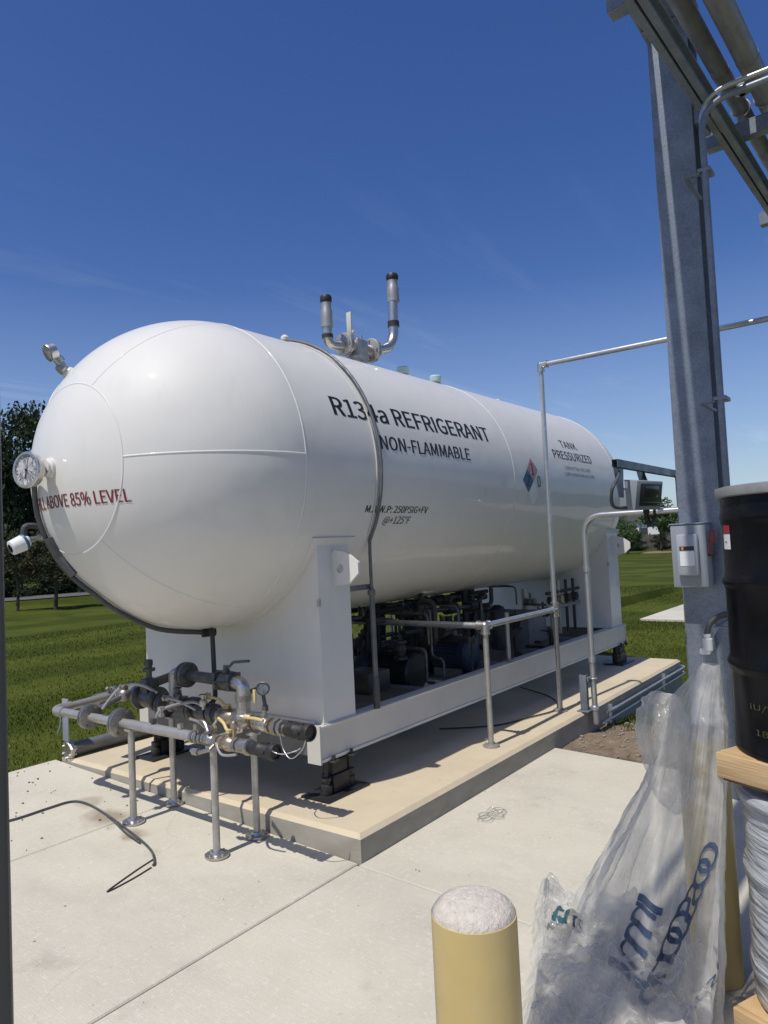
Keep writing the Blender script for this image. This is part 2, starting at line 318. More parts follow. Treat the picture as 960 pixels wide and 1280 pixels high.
# ------------------------------------------------------------------ setting: lawn, slab, pad, soil, walk, road
def sm(a, b, x):
    t = min(max((x-a)/(b-a), 0), 1); return t*t*(3-2*t)
def zs(y): return -.14 + .037*min(max(y, -6), 3.0)
def zl(x, y):
    t = sm(.2, 2.5, y)*(1-sm(6.5, 10, x)) if y < 4 else sm(.2, 2.5, y); right = -.185 - .16*sm(2.6, 5.5, x); left = -.085
    z = right*(1-t) + left*t
    far = sm(8, 40, math.hypot(x, y)); z = z*(1-far) + (-.33)*far if x > 8 and y < 25 else z
    z += .012*mnoise.noise(Vector((x*.35, y*.35, 0))) + .05*sm(12, 40, math.hypot(x, y))*mnoise.noise(Vector((x*.06, y*.06, 3)))
    if 12.3 < x < 34.2 and -6.2 < y < 2.6: z = min(z, -.37)
    if x < 2.36 and y < 2.93 and not (x > .1 and y > 2.6): z = -.42
    if x < .12 and y < 2.93: z = -.42
    return z
def sheet(name, xs, ys, zf, mat_, kind='structure'):
    m = M(); nx, ny = len(xs), len(ys)
    vs_ = [(x, y, zf(x, y)) for x in xs for y in ys]
    fs = [(i*ny+j, (i+1)*ny+j, (i+1)*ny+j+1, i*ny+j+1) for i in range(nx-1) for j in range(ny-1)]
    return m.add(vs_, fs).build(name, mat_, kind=kind, smooth=60)

def lawn_extra(m, t, n, b, mixn, g):
    # wavering darker bands in the lawn colour; mowing stripes farther along X
    sp = n.new("ShaderNodeSeparateXYZ"); nz = n.new("ShaderNodeTexNoise"); nz.inputs['Scale'].default_value = .35; nz.inputs['Detail'].default_value = 3
    t.links.new(g.outputs['Position'], nz.inputs[0]); t.links.new(g.outputs['Position'], sp.inputs[0])
    def band(sock, per, ph, wob=1.3):
        a = n.new("ShaderNodeMath"); a.operation = 'MULTIPLY_ADD'; t.links.new(nz.outputs[0], a.inputs[0]); a.inputs[1].default_value = wob; t.links.new(sock, a.inputs[2])
        c = n.new("ShaderNodeMath"); c.operation = 'MULTIPLY_ADD'; t.links.new(a.outputs[0], c.inputs[0]); c.inputs[1].default_value = 2*pi/per; c.inputs[2].default_value = ph
        s_ = n.new("ShaderNodeMath"); s_.operation = 'SINE'; t.links.new(c.outputs[0], s_.inputs[0])
        r = n.new("ShaderNodeMapRange"); r.inputs[1].default_value = -.5; r.inputs[2].default_value = .5; t.links.new(s_.outputs[0], r.inputs[0]); return r.outputs[0]
    by = band(sp.outputs[1], 2.6, .6); bx = band(sp.outputs[0], 5.6, 0, 11.0)
    sel = n.new("ShaderNodeMapRange"); sel.inputs[1].default_value = 6; sel.inputs[2].default_value = 9; t.links.new(sp.outputs[0], sel.inputs[0])
    mi = n.new("ShaderNodeMixRGB"); t.links.new(sel.outputs[0], mi.inputs[0]); t.links.new(by, mi.inputs[1]); t.links.new(bx, mi.inputs[2])
    old = b.inputs['Base Color'].links[0].from_socket
    dk = n.new("ShaderNodeMixRGB"); dk.blend_type = 'MULTIPLY'; dk.inputs[0].default_value = 1; t.links.new(old, dk.inputs[1]); dk.inputs[2].default_value = (.66, .71, .66, 1)
    x = n.new("ShaderNodeMixRGB"); t.links.new(mi.outputs[0], x.inputs[0]); t.links.new(old, x.inputs[1]); t.links.new(dk.outputs[0], x.inputs[2])
    t.links.new(x.outputs[0], b.inputs['Base Color'])
LAWN = mat("lawn", (.050, .066, .010), (.082, .094, .017), rough=.85, scale=1.6, detail=10, lo=.3, hi=.7, bump=.5, bscale=28, spec=.04,
           extra=chain(overlay((.15, .15, .06), 22, .6, .72, amt=.5), lawn_extra))
BLADE = mat("grass_blades", (.092, .118, .018), (.15, .165, .036), rough=.6, scale=2.0, detail=8, lo=.3, hi=.7, spec=.08, extra=lawn_extra)
xs = np.concatenate([np.linspace(-420, -60, 8)[:-1], np.linspace(-60, -10, 12)[:-1], np.arange(-10, -.6, .6), np.arange(-.6, 7, .16), np.arange(7, 20, .7), np.linspace(20, 60, 20)[:-1], np.linspace(60, 700, 14)])
ys = np.concatenate([np.linspace(-420, -60, 8)[:-1], np.linspace(-60, -8, 10)[:-1], np.arange(-8, -1, .5), np.arange(-1, 4, .14), np.arange(4, 14, .5), np.linspace(14, 50, 18)[:-1], np.linspace(50, 700, 14)])
sheet("lawn", [float(a) for a in xs], [float(a) for a in ys], zl, LAWN)

def panel(x0, x1, y0, y1):
    m = M(); g = .0035; n = 6
    top = [(x0+g, y0+g), (x1-g, y0+g), (x1-g, y1-g), (x0+g, y1-g)]
    e = .006
    inn = [(x0+g+e, y0+g+e), (x1-g-e, y0+g+e), (x1-g-e, y1-g-e), (x0+g+e, y1-g-e)]
    v = [(x, y, zs(y)-.12) for x, y in top] + [(x, y, zs(y)-e) for x, y in top] + [(x, y, zs(y)) for x, y in inn]
    f = [(0, 1, 5, 4), (1, 2, 6, 5), (2, 3, 7, 6), (3, 0, 4, 7), (4, 5, 9, 8), (5, 6, 10, 9), (6, 7, 11, 10), (7, 4, 8, 11), (8, 9, 10, 11), (3, 2, 1, 0)]
    return m.add(v, f).build("concrete_slab", CONC, kind='structure', smooth=20)
panel(-9, -.012, 1.50, 2.96); panel(-9, -.012, .006, 1.50); panel(-9, -.03, -6, .006); panel(-.03, 2.34, -6, -.004)
# dirt under the joints
M().box((-9.2, -6, -.5), (2.3, 2.9, -.395)).build("ground_below_slab", SOIL, kind='structure')

# pad: a tan cast top with a chamfered edge on grey faces
px0, px1, py0, py1 = 0.0, 5.80, 0.0, 2.74; c = .03
m = M()
bot = [(px0-.012, py0-.012), (px1+.012, py0-.012), (px1+.012, py1+.012), (px0-.012, py1+.012)]
v = [(x, y, -.7) for x, y in bot] + [(x, y, -.022) for x, y in bot]
m.add(v, [(0, 1, 5, 4), (1, 2, 6, 5), (2, 3, 7, 6), (3, 0, 4, 7)])
pad_side = m.build("pad_face", PADSIDE, kind='structure')
m = M()
tin = [(px0+.012, py0+.012), (px1-.012, py0+.012), (px1-.012, py1-.012), (px0+.012, py1-.012)]
v = [(x, y, -.022) for x, y in bot] + [(x, y, 0) for x, y in tin]
m.add(v, [(0, 1, 5, 4), (1, 2, 6, 5), (2, 3, 7, 6), (3, 0, 4, 7), (4, 5, 6, 7)])
m.build("concrete_pad", PADTOP, kind='structure', smooth=20)

# bare soil in the corner between slab and pad
def zsoil(x, y): return zl(x, y) + .012 + .05*mnoise.fractal(Vector((x*3, y*3, 1)), 1, 2, 4)*.5 - .12*sm(.55, 1.0, math.hypot((x-3.0)/1.5, (y+.5)/.95))
sheet("bare_ground", [float(a) for a in np.arange(2.345, 4.8, .05)], [float(a) for a in np.arange(-1.6, .01, .05)], zsoil, SOIL)
m = M()
for k in range(260):
    x = RNG.uniform(2.38, 3.7); y = RNG.uniform(-1.3, -.03); r = RNG.uniform(.005, .022)
    m.sphere((x, y, zsoil(x, y)+r*.3), r, 6, (1, RNG.uniform(.6, 1.2), .6))
m.build("gravel", mat("pale_pebbles", (.30, .26, .20), (.20, .165, .12), rough=.9, scale=30), kind='stuff')

# far concrete walk crossing the lawn, and the drive in front of the trees
M().box((12.5, -6, -.5), (34, 2.62, -.325)).build("sidewalk", CONC, kind='structure')
m = M(); a = Vector((-30, 29.4)); 
m.add([(-40, 40.0, -.05), (44, 19.8, -.05), (44.9, 23.3, -.05), (-39.1, 43.6, -.05)], [(0, 1, 2, 3)]).build("road", ASPHALT, kind="structure")

# grass blades near enough to read
def grass(regions):
    V = []; F = []; base = 0
    for (x0, x1, y0, y1, n, h0, h1) in regions:
        X = RNG.uniform(x0, x1, n); Y = RNG.uniform(y0, y1, n); H = RNG.uniform(h0, h1, n); A = RNG.uniform(0, 2*pi, n); Wd = RNG.uniform(.0022, .0042, n)*(1 + .09*np.hypot(X, Y)); T = RNG.uniform(.2, .9, n)*H; B = RNG.uniform(0, 2*pi, n)
        for i in range(n):
            x, y = X[i], Y[i]
            if x < 2.40 and y < 2.955 and not (x > .06 and y > 2.78): continue
            if -.02 < x < 5.83 and -.03 < y < 2.76: continue
            if 2.3 < x < 3.2 and -1.4 < y < 0 and mnoise.noise(Vector((x*2.2, y*2.2, 5))) < .28: continue
            if 12.4 < x and y < 2.6: continue
            z = zl(x, y)-.008; ca, sa = cos(A[i])*Wd[i], sin(A[i])*Wd[i]; tx, ty = cos(B[i])*T[i], sin(B[i])*T[i]
            V += [(x-ca, y-sa, z), (x+ca, y+sa, z), (x+tx*.4+ca*.7, y+ty*.4+sa*.7, z+H[i]*.6), (x+tx, y+ty, z+H[i])]
            F += [(base, base+1, base+2), (base, base+2, base+3)]; base += 4
    me = bpy.data.meshes.new("grass"); me.from_pydata(V, [], F); me.update(); me.materials.append(BLADE)
    o = bpy.data.objects.new("grass", me); COL.objects.link(o); o['kind'] = 'stuff'
grass([(-1.2, 6.5, 2.75, 6.0, 42000, .015, .045), (-1, 12, 6, 13, 44000, .02, .045), (5.8, 12.5, -1.6, 3.2, 40000, .015, .05), (2.4, 5.9, -1.6, 0, 8000, .02, .07), (8, 20, 3, 9, 24000, .02, .05), (.4, 6, 2.75, 3.3, 8000, .02, .08)])

# ------------------------------------------------------------------ refrigerant tank
YC, ZC, RT, X0, X1 = 1.37, 1.97, .987, .15, 5.20
tank = thing("refrigerant_tank", "big white horizontal pressure tank with domed ends and black lettering on a white steel skid", "tank", (2.7, YC, 0))
prof = [(RT*sin(radians(t)), X0 - RT*cos(radians(t))) for t in np.linspace(0, 90, 32)] + [(RT, X0+(X1-X0)*k/10) for k in range(1, 10)] + [(RT*cos(radians(t)), X1 + RT*sin(radians(t))) for t in np.linspace(0, 90, 32)]
m = M().lathe(prof, (0, YC, ZC), (1, 0, 0), 128); m.v = [(p[0], p[1], p[2]) for p in m.v]
shell = m.build("shell", WHITE, tank, smooth=60)
def P_cyl(x, a, off=0.0):     # a: degrees above the horizontal on the -Y side
    a = radians(a); return Vector((x, YC - (RT+off)*cos(a), ZC + (RT+off)*sin(a)))
def P_hd(pol, a, off=0.0, end=-1):    # polar angle from the pole, azimuth like P_cyl
    p, a = radians(pol), radians(a); r = RT+off
    return Vector(((X0 if end < 0 else X1) + end*r*cos(p), YC - r*sin(p)*cos(a), ZC + r*sin(p)*sin(a)))
def seam(path, closed=False): M().tube(path, .0085, 8, closed=closed).build("weld_seam", WHITE, shell, smooth=60)
for x in (X0-.02, 2.70, X1): seam([P_cyl(x, a, -.0052) for a in range(0, 360, 3)], True)
for e in (-1, 1):
    seam([P_hd(29, a, -.0052, e) for a in range(0, 360, 3)], True)
    for a in (2, 65, 122, 180, 242, 302): seam([P_hd(p, a, -.0052, e) for p in range(29, 91, 3)])

try:
    import os
    FONT = bpy.data.fonts.load(os.path.join(bpy.utils.system_resource('DATAFILES'), "fonts", "Noto Sans CJK Regular.woff2"))
except Exception:
    FONT = bpy.data.fonts.get("Bfont") or bpy.data.fonts.load("<builtin>")
def cap_height():
    cu = bpy.data.curves.new("txt", 'FONT'); cu.body = "H"; cu.size = 1; cu.font = FONT
    ob = bpy.data.objects.new("txt", cu); COL.objects.link(ob); dg = bpy.context.evaluated_depsgraph_get()
    me = bpy.data.meshes.new_from_object(ob.evaluated_get(dg)); h = max(v.co.y for v in me.vertices)
    bpy.data.objects.remove(ob); bpy.data.curves.remove(cu); bpy.data.meshes.remove(me); return h
CAP = cap_height()
def text_mesh(body, height, width=None, bold=0.0, shear=0.0, space=1.0, fine=False):
    cu = bpy.data.curves.new("txt", 'FONT'); cu.body = body; cu.size = 1; cu.shear = shear; cu.font = FONT; cu.space_character = space; cu.resolution_u = 3
    ob = bpy.data.objects.new("txt", cu); COL.objects.link(ob); dg = bpy.context.evaluated_depsgraph_get()
    me = bpy.data.meshes.new_from_object(ob.evaluated_get(dg)); bpy.data.objects.remove(ob); bpy.data.curves.remove(cu)
    bm = bmesh.new(); bm.from_mesh(me); bpy.data.meshes.remove(me)
    xs_ = [v.co.x for v in bm.verts]; x0, x1 = min(xs_), max(xs_)
    cap = CAP
    sy = height/cap; sx = (width/(x1-x0)) if width else sy
    for v in bm.verts: v.co = Vector(((v.co.x-x0)*sx, v.co.y*sy, 0))
    ymin = min(v.co.y for v in bm.verts); ymax = max(v.co.y for v in bm.verts); nn = max(2, int((ymax-ymin)/.02))
    for k in range(1, nn):
        bmesh.ops.bisect_plane(bm, geom=bm.verts[:]+bm.edges[:]+bm.faces[:], plane_co=(0, ymin+(ymax-ymin)*k/nn, 0), plane_no=(0, 1, 0))
    x9 = max(v.co.x for v in bm.verts); nx = int(x9/.05) if fine else 0
    for k in range(1, nx): bmesh.ops.bisect_plane(bm, geom=bm.verts[:]+bm.edges[:]+bm.faces[:], plane_co=(x9*k/nx, 0, 0), plane_no=(1, 0, 0))
    bm.verts.index_update()
    V_ = [tuple(v.co) for v in bm.verts]; F_ = [tuple(v.index for v in f.verts) for f in bm.faces]; bm.free()
    if bold:
        n0 = len(V_); sh = bold*height; V_ = [(x-sh, y, 0.0) for x, y, z in V_] + [(x+sh, y, .0003) for x, y, z in V_]; F_ = F_ + [tuple(i+n0 for i in f) for f in F_]
    return V_, F_
def side_text(body, x, x2, abase, height, mat_, bold=.01, shear=0.0, off=.0014):
    v, f = text_mesh(body, height, x2-x, bold, shear)
    return M().add([P_cyl(x+p[0], abase+math.degrees(p[1]/RT), off+p[2]) for p in v], f).build("lettering", mat_, shell, smooth=0)
side_text("R134a REFRIGERANT", .45, 2.40, 18.0, .132, BLACKPAINT, .042)
side_text("NON-FLAMMABLE", .85, 1.985, 7.0, .094, BLACKPAINT, .034)
side_text("M.A.W.P: 250PSIG+FV", .69, 1.40, -17.2, .046, BLACKPAINT, .03, .2)
side_text("@+125\u00b0F", .90, 1.21, -21.6, .05, BLACKPAINT, .010, .25)
side_text("TANK", 3.90, 4.31, 23.0, .085, BLACKPAINT, .016)
side_text("PRESSURIZED", 3.62, 4.58, 15.2, .088, BLACKPAINT, .03)
side_text("1,000 ACTUAL GALLONS", 3.80, 4.46, 9.2, .034, PRINTGREY)
side_text("1,080 OPERATION GALLONS", 3.78, 4.55, 5.4, .034, PRINTGREY)
v, f = text_mesh("DO NOT FILL ABOVE 85% LEVEL", .068, 1.0, .025, fine=True)
vv = []
for p in v:
    y = 1.905 - p[0]*1.03; z = 1.752 + p[1]; r = RT+.0018+p[2]
    vv.append((X0 - sqrt(max(r*r - (y-YC)**2 - (z-ZC)**2, 0)), y, z))
M().add(vv, f).build("lettering", mat("dark_red_print", (.22, .02, .03), (.19, .02, .03), rough=.5), shell, smooth=0)
# hazard diamond
cx, ca, hd_ = 3.06, 0.3, .215
def diamond(du, dv, mat_, nm="hazard_panel", h=hd_*.5*.97, off=.0012):
    vs_ = []; fs = []; n = 8
    for i in range(n+1):
        for j in range(n+1):
            s_, t_ = -1+2*i/n, -1+2*j/n; u = (s_-t_)/2*h; q = (s_+t_)/2*h
            vs_.append(P_cyl(cx+du+u, ca+math.degrees((dv+q)/RT), off))
    for i in range(n):
        for j in range(n): fs.append((i*(n+1)+j, (i+1)*(n+1)+j, (i+1)*(n+1)+j+1, i*(n+1)+j+1))
    M().add(vs_, fs).build(nm, mat_, shell, smooth=0)
diamond(0, hd_/2, PALERED); diamond(-hd_/2, 0, BLUEPAINT); diamond(hd_/2, 0, mat("clear_yellow_vinyl", (.62, .61, .52), rough=.4)); diamond(0, -hd_/2, WHITEVINYL)
def hz(ch, x, arc, h, mat_, w_): 
    v, f = text_mesh(ch, h, w_, .03); M().add([P_cyl(x-w_/2+p[0], ca+math.degrees((arc+p[1])/RT), .0022+p[2]) for p in v], f).build("lettering", mat_, shell, smooth=0)
hz("1", cx, hd_*.5-.055, .11, mat("deep_red_print", (.12, .01, .02), rough=.5), .045); hz("2", cx-hd_*.5, -.05, .10, mat("deep_blue_print", (.008, .02, .05), rough=.5), .075)
v, f = text_mesh("0", .10, .06, .04); M().add([P_cyl(cx+hd_*.5-.03+p[0], ca+math.degrees((-.05+p[1])/RT), .0022+p[2]) for p in v], f).build("lettering", BLACKPAINT, shell, smooth=0)

# saddles with a wear plate, lugs, skid, mounts
def saddle(xa, xb):
    arc = [(YC + RT*1.002*cos(radians(t)), ZC + RT*1.002*sin(radians(t))) for t in np.linspace(-151.5, -28.5, 40)]
    poly = [(.50, .425)] + [(.50, arc[0][1])] + [(y, z) for y, z in arc[0:]] + [(2.24, arc[-1][1]), (2.24, .425)]
    sd = M().prism(poly, 0, xa, xb).build("saddle", WHITE, tank, smooth=20)
    wp = M()
    for (e0, e1) in ((xa-.05, xb+.05),):
        vs_ = []; ts = np.linspace(-153.5, -26.5, 50)
        for t in ts:
            for (x, r) in ((e0, RT), (e0, RT+.01), (e1, RT+.01), (e1, RT)): vs_.append((x, YC + r*cos(radians(t)), ZC + r*sin(radians(t))))
        fs = []
        for i in range(len(ts)-1):
            for k in range(3): fs.append((i*4+k, i*4+k+1, i*4+k+5, i*4+k+4))
        fs += [(0, 1, 2, 3), tuple((len(ts)-1)*4+k for k in (3, 2, 1, 0))]; wp.add(vs_, fs)
    wp.build("wear_plate", WHITE, sd, smooth=30)
    M().box((xa-.012, .56, .4255), (xb+.02, 2.18, .44)).build("base_plate", WHITE, sd)
    wb = M(); wb.tube([(xa-.001, .50, .428), (xa-.001, 2.24, .428)], .006, 6); wb.tube([(xa, .499, .428), (xb, .499, .428)], .006, 6); wb.build("weld_bead", GREYWHITE, sd)
    M().tube([(xa-.004, .497, 1.12), (xa-.004, .497, 1.16)], .012, 8).build("drain_plug", PIPEGREY, sd)
saddle(.31, .60); saddle(5.10, 5.42)
def lug(x, sy):
    y = .5 if sy < 0 else 2.24
    outer = [(y-sy*.002, 1.455), (y+sy*.12, 1.432), (y+sy*.205, 1.372), (y+sy*.205, 1.308), (y+sy*.13, 1.245), (y-sy*.002, 1.225)]
    hc_ = .168
    hole = []
    m = M()
    # ring of quads between outline and hole by angle
    def ray_out(a):
        cy, cz = y+sy*hc_, 1.338; best = None
        d = (sy*cos(a), sin(a))
        for i in range(len(outer)):
            p, q = outer[i], outer[(i+1) % len(outer)]; ex, ez = q[0]-p[0], q[1]-p[1]; det = d[0]*ez - d[1]*ex
            if abs(det) < 1e-9: continue
            t = ((p[0]-cy)*ez - (p[1]-cz)*ex)/det; u = ((p[0]-cy)*d[1] - (p[1]-cz)*d[0])/det
            if t > 0 and -1e-6 <= u <= 1+1e-6: best = t if best is None else min(best, t)
        return (cy+d[0]*best, cz+d[1]*best)
    n = 48; vs_ = []
    for k in range(n):
        a = 2*pi*k/n; o = ray_out(a); h = (y+sy*(.062+.028*cos(a)), 1.338+.028*sin(a))
        for xx in (x, x+.02): vs_ += [(xx, o[0], o[1]), (xx, h[0], h[1])]
    fs = []
    for k in range(n):
        a, b = k*4, ((k+1) % n)*4
        fs += [(a, b, b+1, a+1), (a+2, a+3, b+3, b+2), (a, a+2, b+2, b), (a+1, b+1, b+3, a+3)]
    m.add(vs_, fs).build("lifting_lug", WHITE, tank, smooth=25)
for x in (.44, 5.25):
    for sy in (-1, 1): lug(x, sy)
def ibeam(m, x0, x1, y, z0, z1, wf=.10, tf=.014, tw=.012):
    m.box((x0, y, z0), (x1, y+wf, z0+tf), .003); m.box((x0, y, z1-tf), (x1, y+wf, z1), .003); m.box((x0, y+wf*.16, z0+tf), (x1, y+wf*.16+tw, z1-tf))
fr = M()
for y in (.485, 2.155): 
    fr.box((.26, y, .215), (5.47, y+.10, .235), .003); fr.box((.26, y, .405), (5.47, y+.10, .425), .003)
    yy = y+.008 if y < 1 else y+.08
    fr.box((.26, yy, .235), (5.47, yy+.012, .405)); fr.box((.25, y-.002, .208), (.262, y+.102, .432)); fr.box((5.468, y-.002, .208), (5.48, y+.102, .432))
sk = fr.build("skid_frame", GREYWHITE, tank, smooth=25)
for x in (.30, .95, 1.55, 2.75, 3.55, 4.4, 5.36):
    M().box((x-.05, .585, .25), (x+.05, 2.155, .40), .003).build("cross_member", DKSTEEL, sk)
for (x, y) in ((.43, .535), (.43, 2.205), (5.34, .535), (5.34, 2.205)):
    mt = M().box((x-.19, y-.11, .001), (x+.19, y+.11, .016), .003).box((x-.075, y-.05, .016), (x+.075, y+.05, .12), .006).build("vibration_mount", BLACKPAINT, tank)
    for s_ in (-1, 1):
        q = M(); q.lathe([(.030, 0), (.034, .012), (.034, .055), (.022, .06), (.022, .075), (.03, .08), (.03, .10), (.012, .104), (.012, .19)], (x+s_*.105, y-.02, .016), (0, 0, 1), 14)
        q.build("spring_housing", IRON, mt)
    M().box((x-.07, y-.04, .12), (x+.07, y+.04, .206), .01).build("rubber_block", RUBBER, mt)
    b_ = M()
    for s_ in (-1, 1): b_.cyl((x+s_*.08, y-.065, .19), (x+s_*.08, y-.065, .245), .010, 6); b_.box((x+s_*.08-.03, y-.09, .2065), (x+s_*.08+.03, y-.035, .2145), .002)
    b_.build("anchor_bolt", IRON, mt)

# hoop conduit round the barrel and down to the skid
hp = [P_cyl(.80, a, .022) for a in range(150, -26, -4)]
hp += [Vector((.80, .484, 1.50)), Vector((.80, .487, 1.42)), Vector((.80, .487, 1.17))]
hoop = M().tube(hp, .011, 10).build("hoop_conduit", MIDGREY, tank, smooth=60)
M().tube([(.80, .487, 1.19), (.80, .487, .43)], .0175, 12).build("down_pipe", MIDGREY, hoop, smooth=60)
M().tube([P_cyl(.775, a, .006) for a in range(150, -30, -4)], .006, 6).build("edge_strip", GREYWHITE, hoop, smooth=60)
M().box((.602, .4995, 1.185), (.83, .512, 1.22), .003).cyl((.80, .489, 1.15), (.80, .489, 1.18), .026).build("conduit_bracket", MIDGREY, hoop)
M().cyl((.80, .487, .62), (.80, .487, .425), .022).build("conduit_sleeve", HOSE, hoop)
M().lathe([(.05, 0), (.05, .02), (.03, .03), (.03, .06), (.012, .075)], (.84, YC-.15, ZC+RT*.985), (0, -.15, 1), 14).build("small_nozzle", WHITE, tank)

# dials and sensor on the near head
def dial(center, nrm, r, stem_to, name="pressure_gauge", needle=True):
    n = Vector(nrm).normalized(); c_ = Vector(center)
    g = M().lathe([(r*.72, -.035), (r*.92, -.035), (r*.94, -.004), (r*1.0, -.002), (r*1.02, .006), (r*.98, .012), (r*.86, .013), (r*.86, .004)], c_, n, 36).build(name, STEEL, tank)
    M().lathe([(0, .0045), (r*.86, .0045)], c_, n, 36).build("gauge_face", GLASS, g, smooth=0)
    e2 = (Vector((0, 0, 1)) - n*n.z).normalized(); e1 = e2.cross(n); mk = M()
    for k in range(19):
        a = radians(225 - 270*k/18); L = .16 if k % 3 == 0 else .06
        d = e1*cos(a)+e2*sin(a); t_ = e1*-sin(a)+e2*cos(a); o = c_+n*.0055; p, q = o+d*r*.78, o+d*r*(.78-L)
        wd = r*.014
        mk.add([p+t_*wd, p-t_*wd, q-t_*wd, q+t_*wd], [(0, 1, 2, 3)])
    mk.build("scale_mark", BLACKPAINT, g, smooth=0)
    if needle:
        a = radians(80); d = e1*cos(a)+e2*sin(a); t_ = e1*-sin(a)+e2*cos(a); o = c_+n*.009
        M().add([o-d*r*.5+t_*r*.05, o-d*r*.5-t_*r*.05, o+d*r*.68], [(0, 1, 2)]).lathe([(r*.07, .006), (r*.07, .012)], c_, n, 12).build("needle", BLACKPAINT, g, smooth=0)
    st = Vector(stem_to); b0 = c_ - n*.034
    M().tube([b0, b0*.55+st*.45], r*.30, 12).tube([b0*.55+st*.45, st], r*.2, 12).lathe([(r*.42, 0), (r*.42, .03)], b0*.72+st*.28, (st-b0).normalized(), 6).build("stem", STEEL, g)
    return g
dial((-.955, 1.40, 1.955), (-.97, -.24, .03), .098, (-.83, 1.39, 1.965), "level_gauge")
M().lathe([(.055, -.03), (.055, .01), (.045, .018), (.045, .03)], (-.84, 1.385, 1.97), (-1, 0, 0), 24).build("nozzle", WHITE, tank)
tg = dial((-.685, 1.65, 2.69), (-.85, .1, -.45), .052, (-.57, 1.625, 2.58), "pressure_gauge", False)
M().tube([(-.655, 1.642, 2.655), (-.60, 1.632, 2.60), (-.55, 1.62, 2.55)], [.016, .026, .02], 10).lathe([(.03, 0), (.034, .01), (.034, .03), (.02, .035)], (-.61, 1.634, 2.61), (-.6, .1, -.7), 8).build("needle_valve", PIPEGREY, tg)
M().lathe([(.045, -.01), (.04, .02), (.03, .03)], (-.572, 1.625, 2.575), (-.74, .26, .62), 16).build("nozzle", WHITE, tank)
sn = M().lathe([(.030, -.06), (.042, -.055), (.048, .02), (.040, .03), (.030, .05)], (-.855, 1.70, 1.568), (.8, -.05, .35), 20).build("level_sensor", WHITEVINYL, tank)
M().lathe([(.0, -.0605), (.026, -.0605)], (-.855, 1.70, 1.568), (.8, -.05, .35), 14).build("sensor_lens", RUBBER, sn, smooth=0)
M().lathe([(.049, .0), (.051, .004), (.051, .012), (.048, .016)], (-.842, 1.70, 1.574), (.8, -.05, .35), 20).build("gasket_ring", BLUEPAINT, sn)
M().tube(spline([(-.835, 1.70, 1.60), (-.83, 1.70, 1.66), (-.79, 1.695, 1.672), (-.73, 1.69, 1.655), (-.68, 1.675, 1.62)]), .017, 10).build("cable_loop", HOSE, sn)
M().tube([(-.80, 1.70, 1.59), (-.76, 1.70, 1.60), (-.71, 1.70, 1.61), (-.66, 1.69, 1.62)], [.02, .014, .018, .022], 10).lathe([(.024, 0), (.024, .02)], (-.745, 1.70, 1.603), (1, 0, .15), 6).build("sensor_arm", STEEL, sn)
def on_sph(p, off):
    d = Vector(p) - Vector((X0, YC, ZC)); return Vector((X0, YC, ZC)) + d.normalized()*(RT+off)
hz_ = [(-.90, 1.44, 1.95)] + [on_sph(p, .022) for p in ((-.81, 1.56, 1.90), (-.785, 1.60, 1.745), (-.742, 1.60, 1.597), (-.669, 1.585, 1.457), (-.617, 1.52, 1.361), (-.556, 1.445, 1.283), (-.428, 1.405, 1.17), (-.182, 1.372, 1.039), (.098, 1.281, .974))]
hs_ = M().tube(spline(hz_, 6), .0155, 10).build("sensor_hose", HOSE, tank, smooth=60)
e_ = hz_[-1]; M().cyl(e_-Vector((.03, 0, 0)), e_+Vector((.05, -.02, 0)), .028, 14).build("hose_fitting", RUBBER, hs_)
pl_ = M(); pts = [on_sph(p, .01) for p in ((-.742, 1.575, 1.60), (-.69, 1.56, 1.49), (-.63, 1.51, 1.385))]
for i in range(2): pl_.tube([pts[i], pts[i+1]], .035, 8)
pl_.build("hose_clamp", HOSE, hs_)

# vent stacks on top
ZT = ZC+RT
vt = M().lathe([(.11, -.03), (.11, .03), (.085, .04), (.085, .075), (.10, .08), (.10, .11)], (1.86, YC, ZT), (0, 0, 1), 24).build("vent_manifold", PIPEGREY, tank)
q = M().cyl((1.72, YC, 3.15), (2.10, YC, 3.15), .055, 20)
q.flange((1.70, YC, 3.15), (1, 0, 0), .095, .02); q.flange((2.06, YC, 3.165), (1, 0, 0), .105, .022); q.box((1.80, YC-.06, 3.09), (1.95, YC+.06, 3.22), .015)
q.cyl((1.86, YC, ZT+.1), (1.86, YC, 3.1), .07, 20); q.bolts((1.86, YC, 3.20), (0, 0, 1), .05, 4, .012, .05); q.build("valve_body", PIPEGREY, vt)
M().tube(bend([(1.70, YC, 3.14), (1.49, YC, 3.10), (1.49, YC, 3.40)], .1), .040, 16).build("vent_pipe", STEEL, vt, smooth=50)
M().tube(bend([(2.08, YC, 3.17), (2.40, YC, 3.26), (2.42, YC, 3.80)], .17, 12), .047, 16).build("vent_pipe", STEEL, vt, smooth=50)
def cap(x, z, r):
    k = M().lathe([(r*1.16, 0), (r*1.2, .01), (r*1.2, .13), (r*1.02, .15), (r*1.02, .20)], (x, YC, z-.20), (0, 0, 1), 20)
    k.lathe([(r*1.22, -.012), (r*1.26, 0), (r*1.22, .012)], (x, YC, z-.19), (0, 0, 1), 20); k.build("vent_sleeve", PIPEGREY, vt)
    M().lathe([(r*1.05, 0), (r*1.2, .015), (r*1.2, .045), (r*1.0, .06)], (x, YC, z), (0, 0, 1), 20).build("vent_cap", RUBBER, vt)
cap(1.49, 3.45, .040); cap(2.425, 3.885, .047)
M().lathe([(.046, 0), (.046, .03)], (1.49, YC, 3.16), (0, 0, 1), 20).lathe([(.054, 0), (.054, .05)], (2.41, YC, 3.45), (0, 0, 1), 20).build("pipe_coupling", IRON, vt)
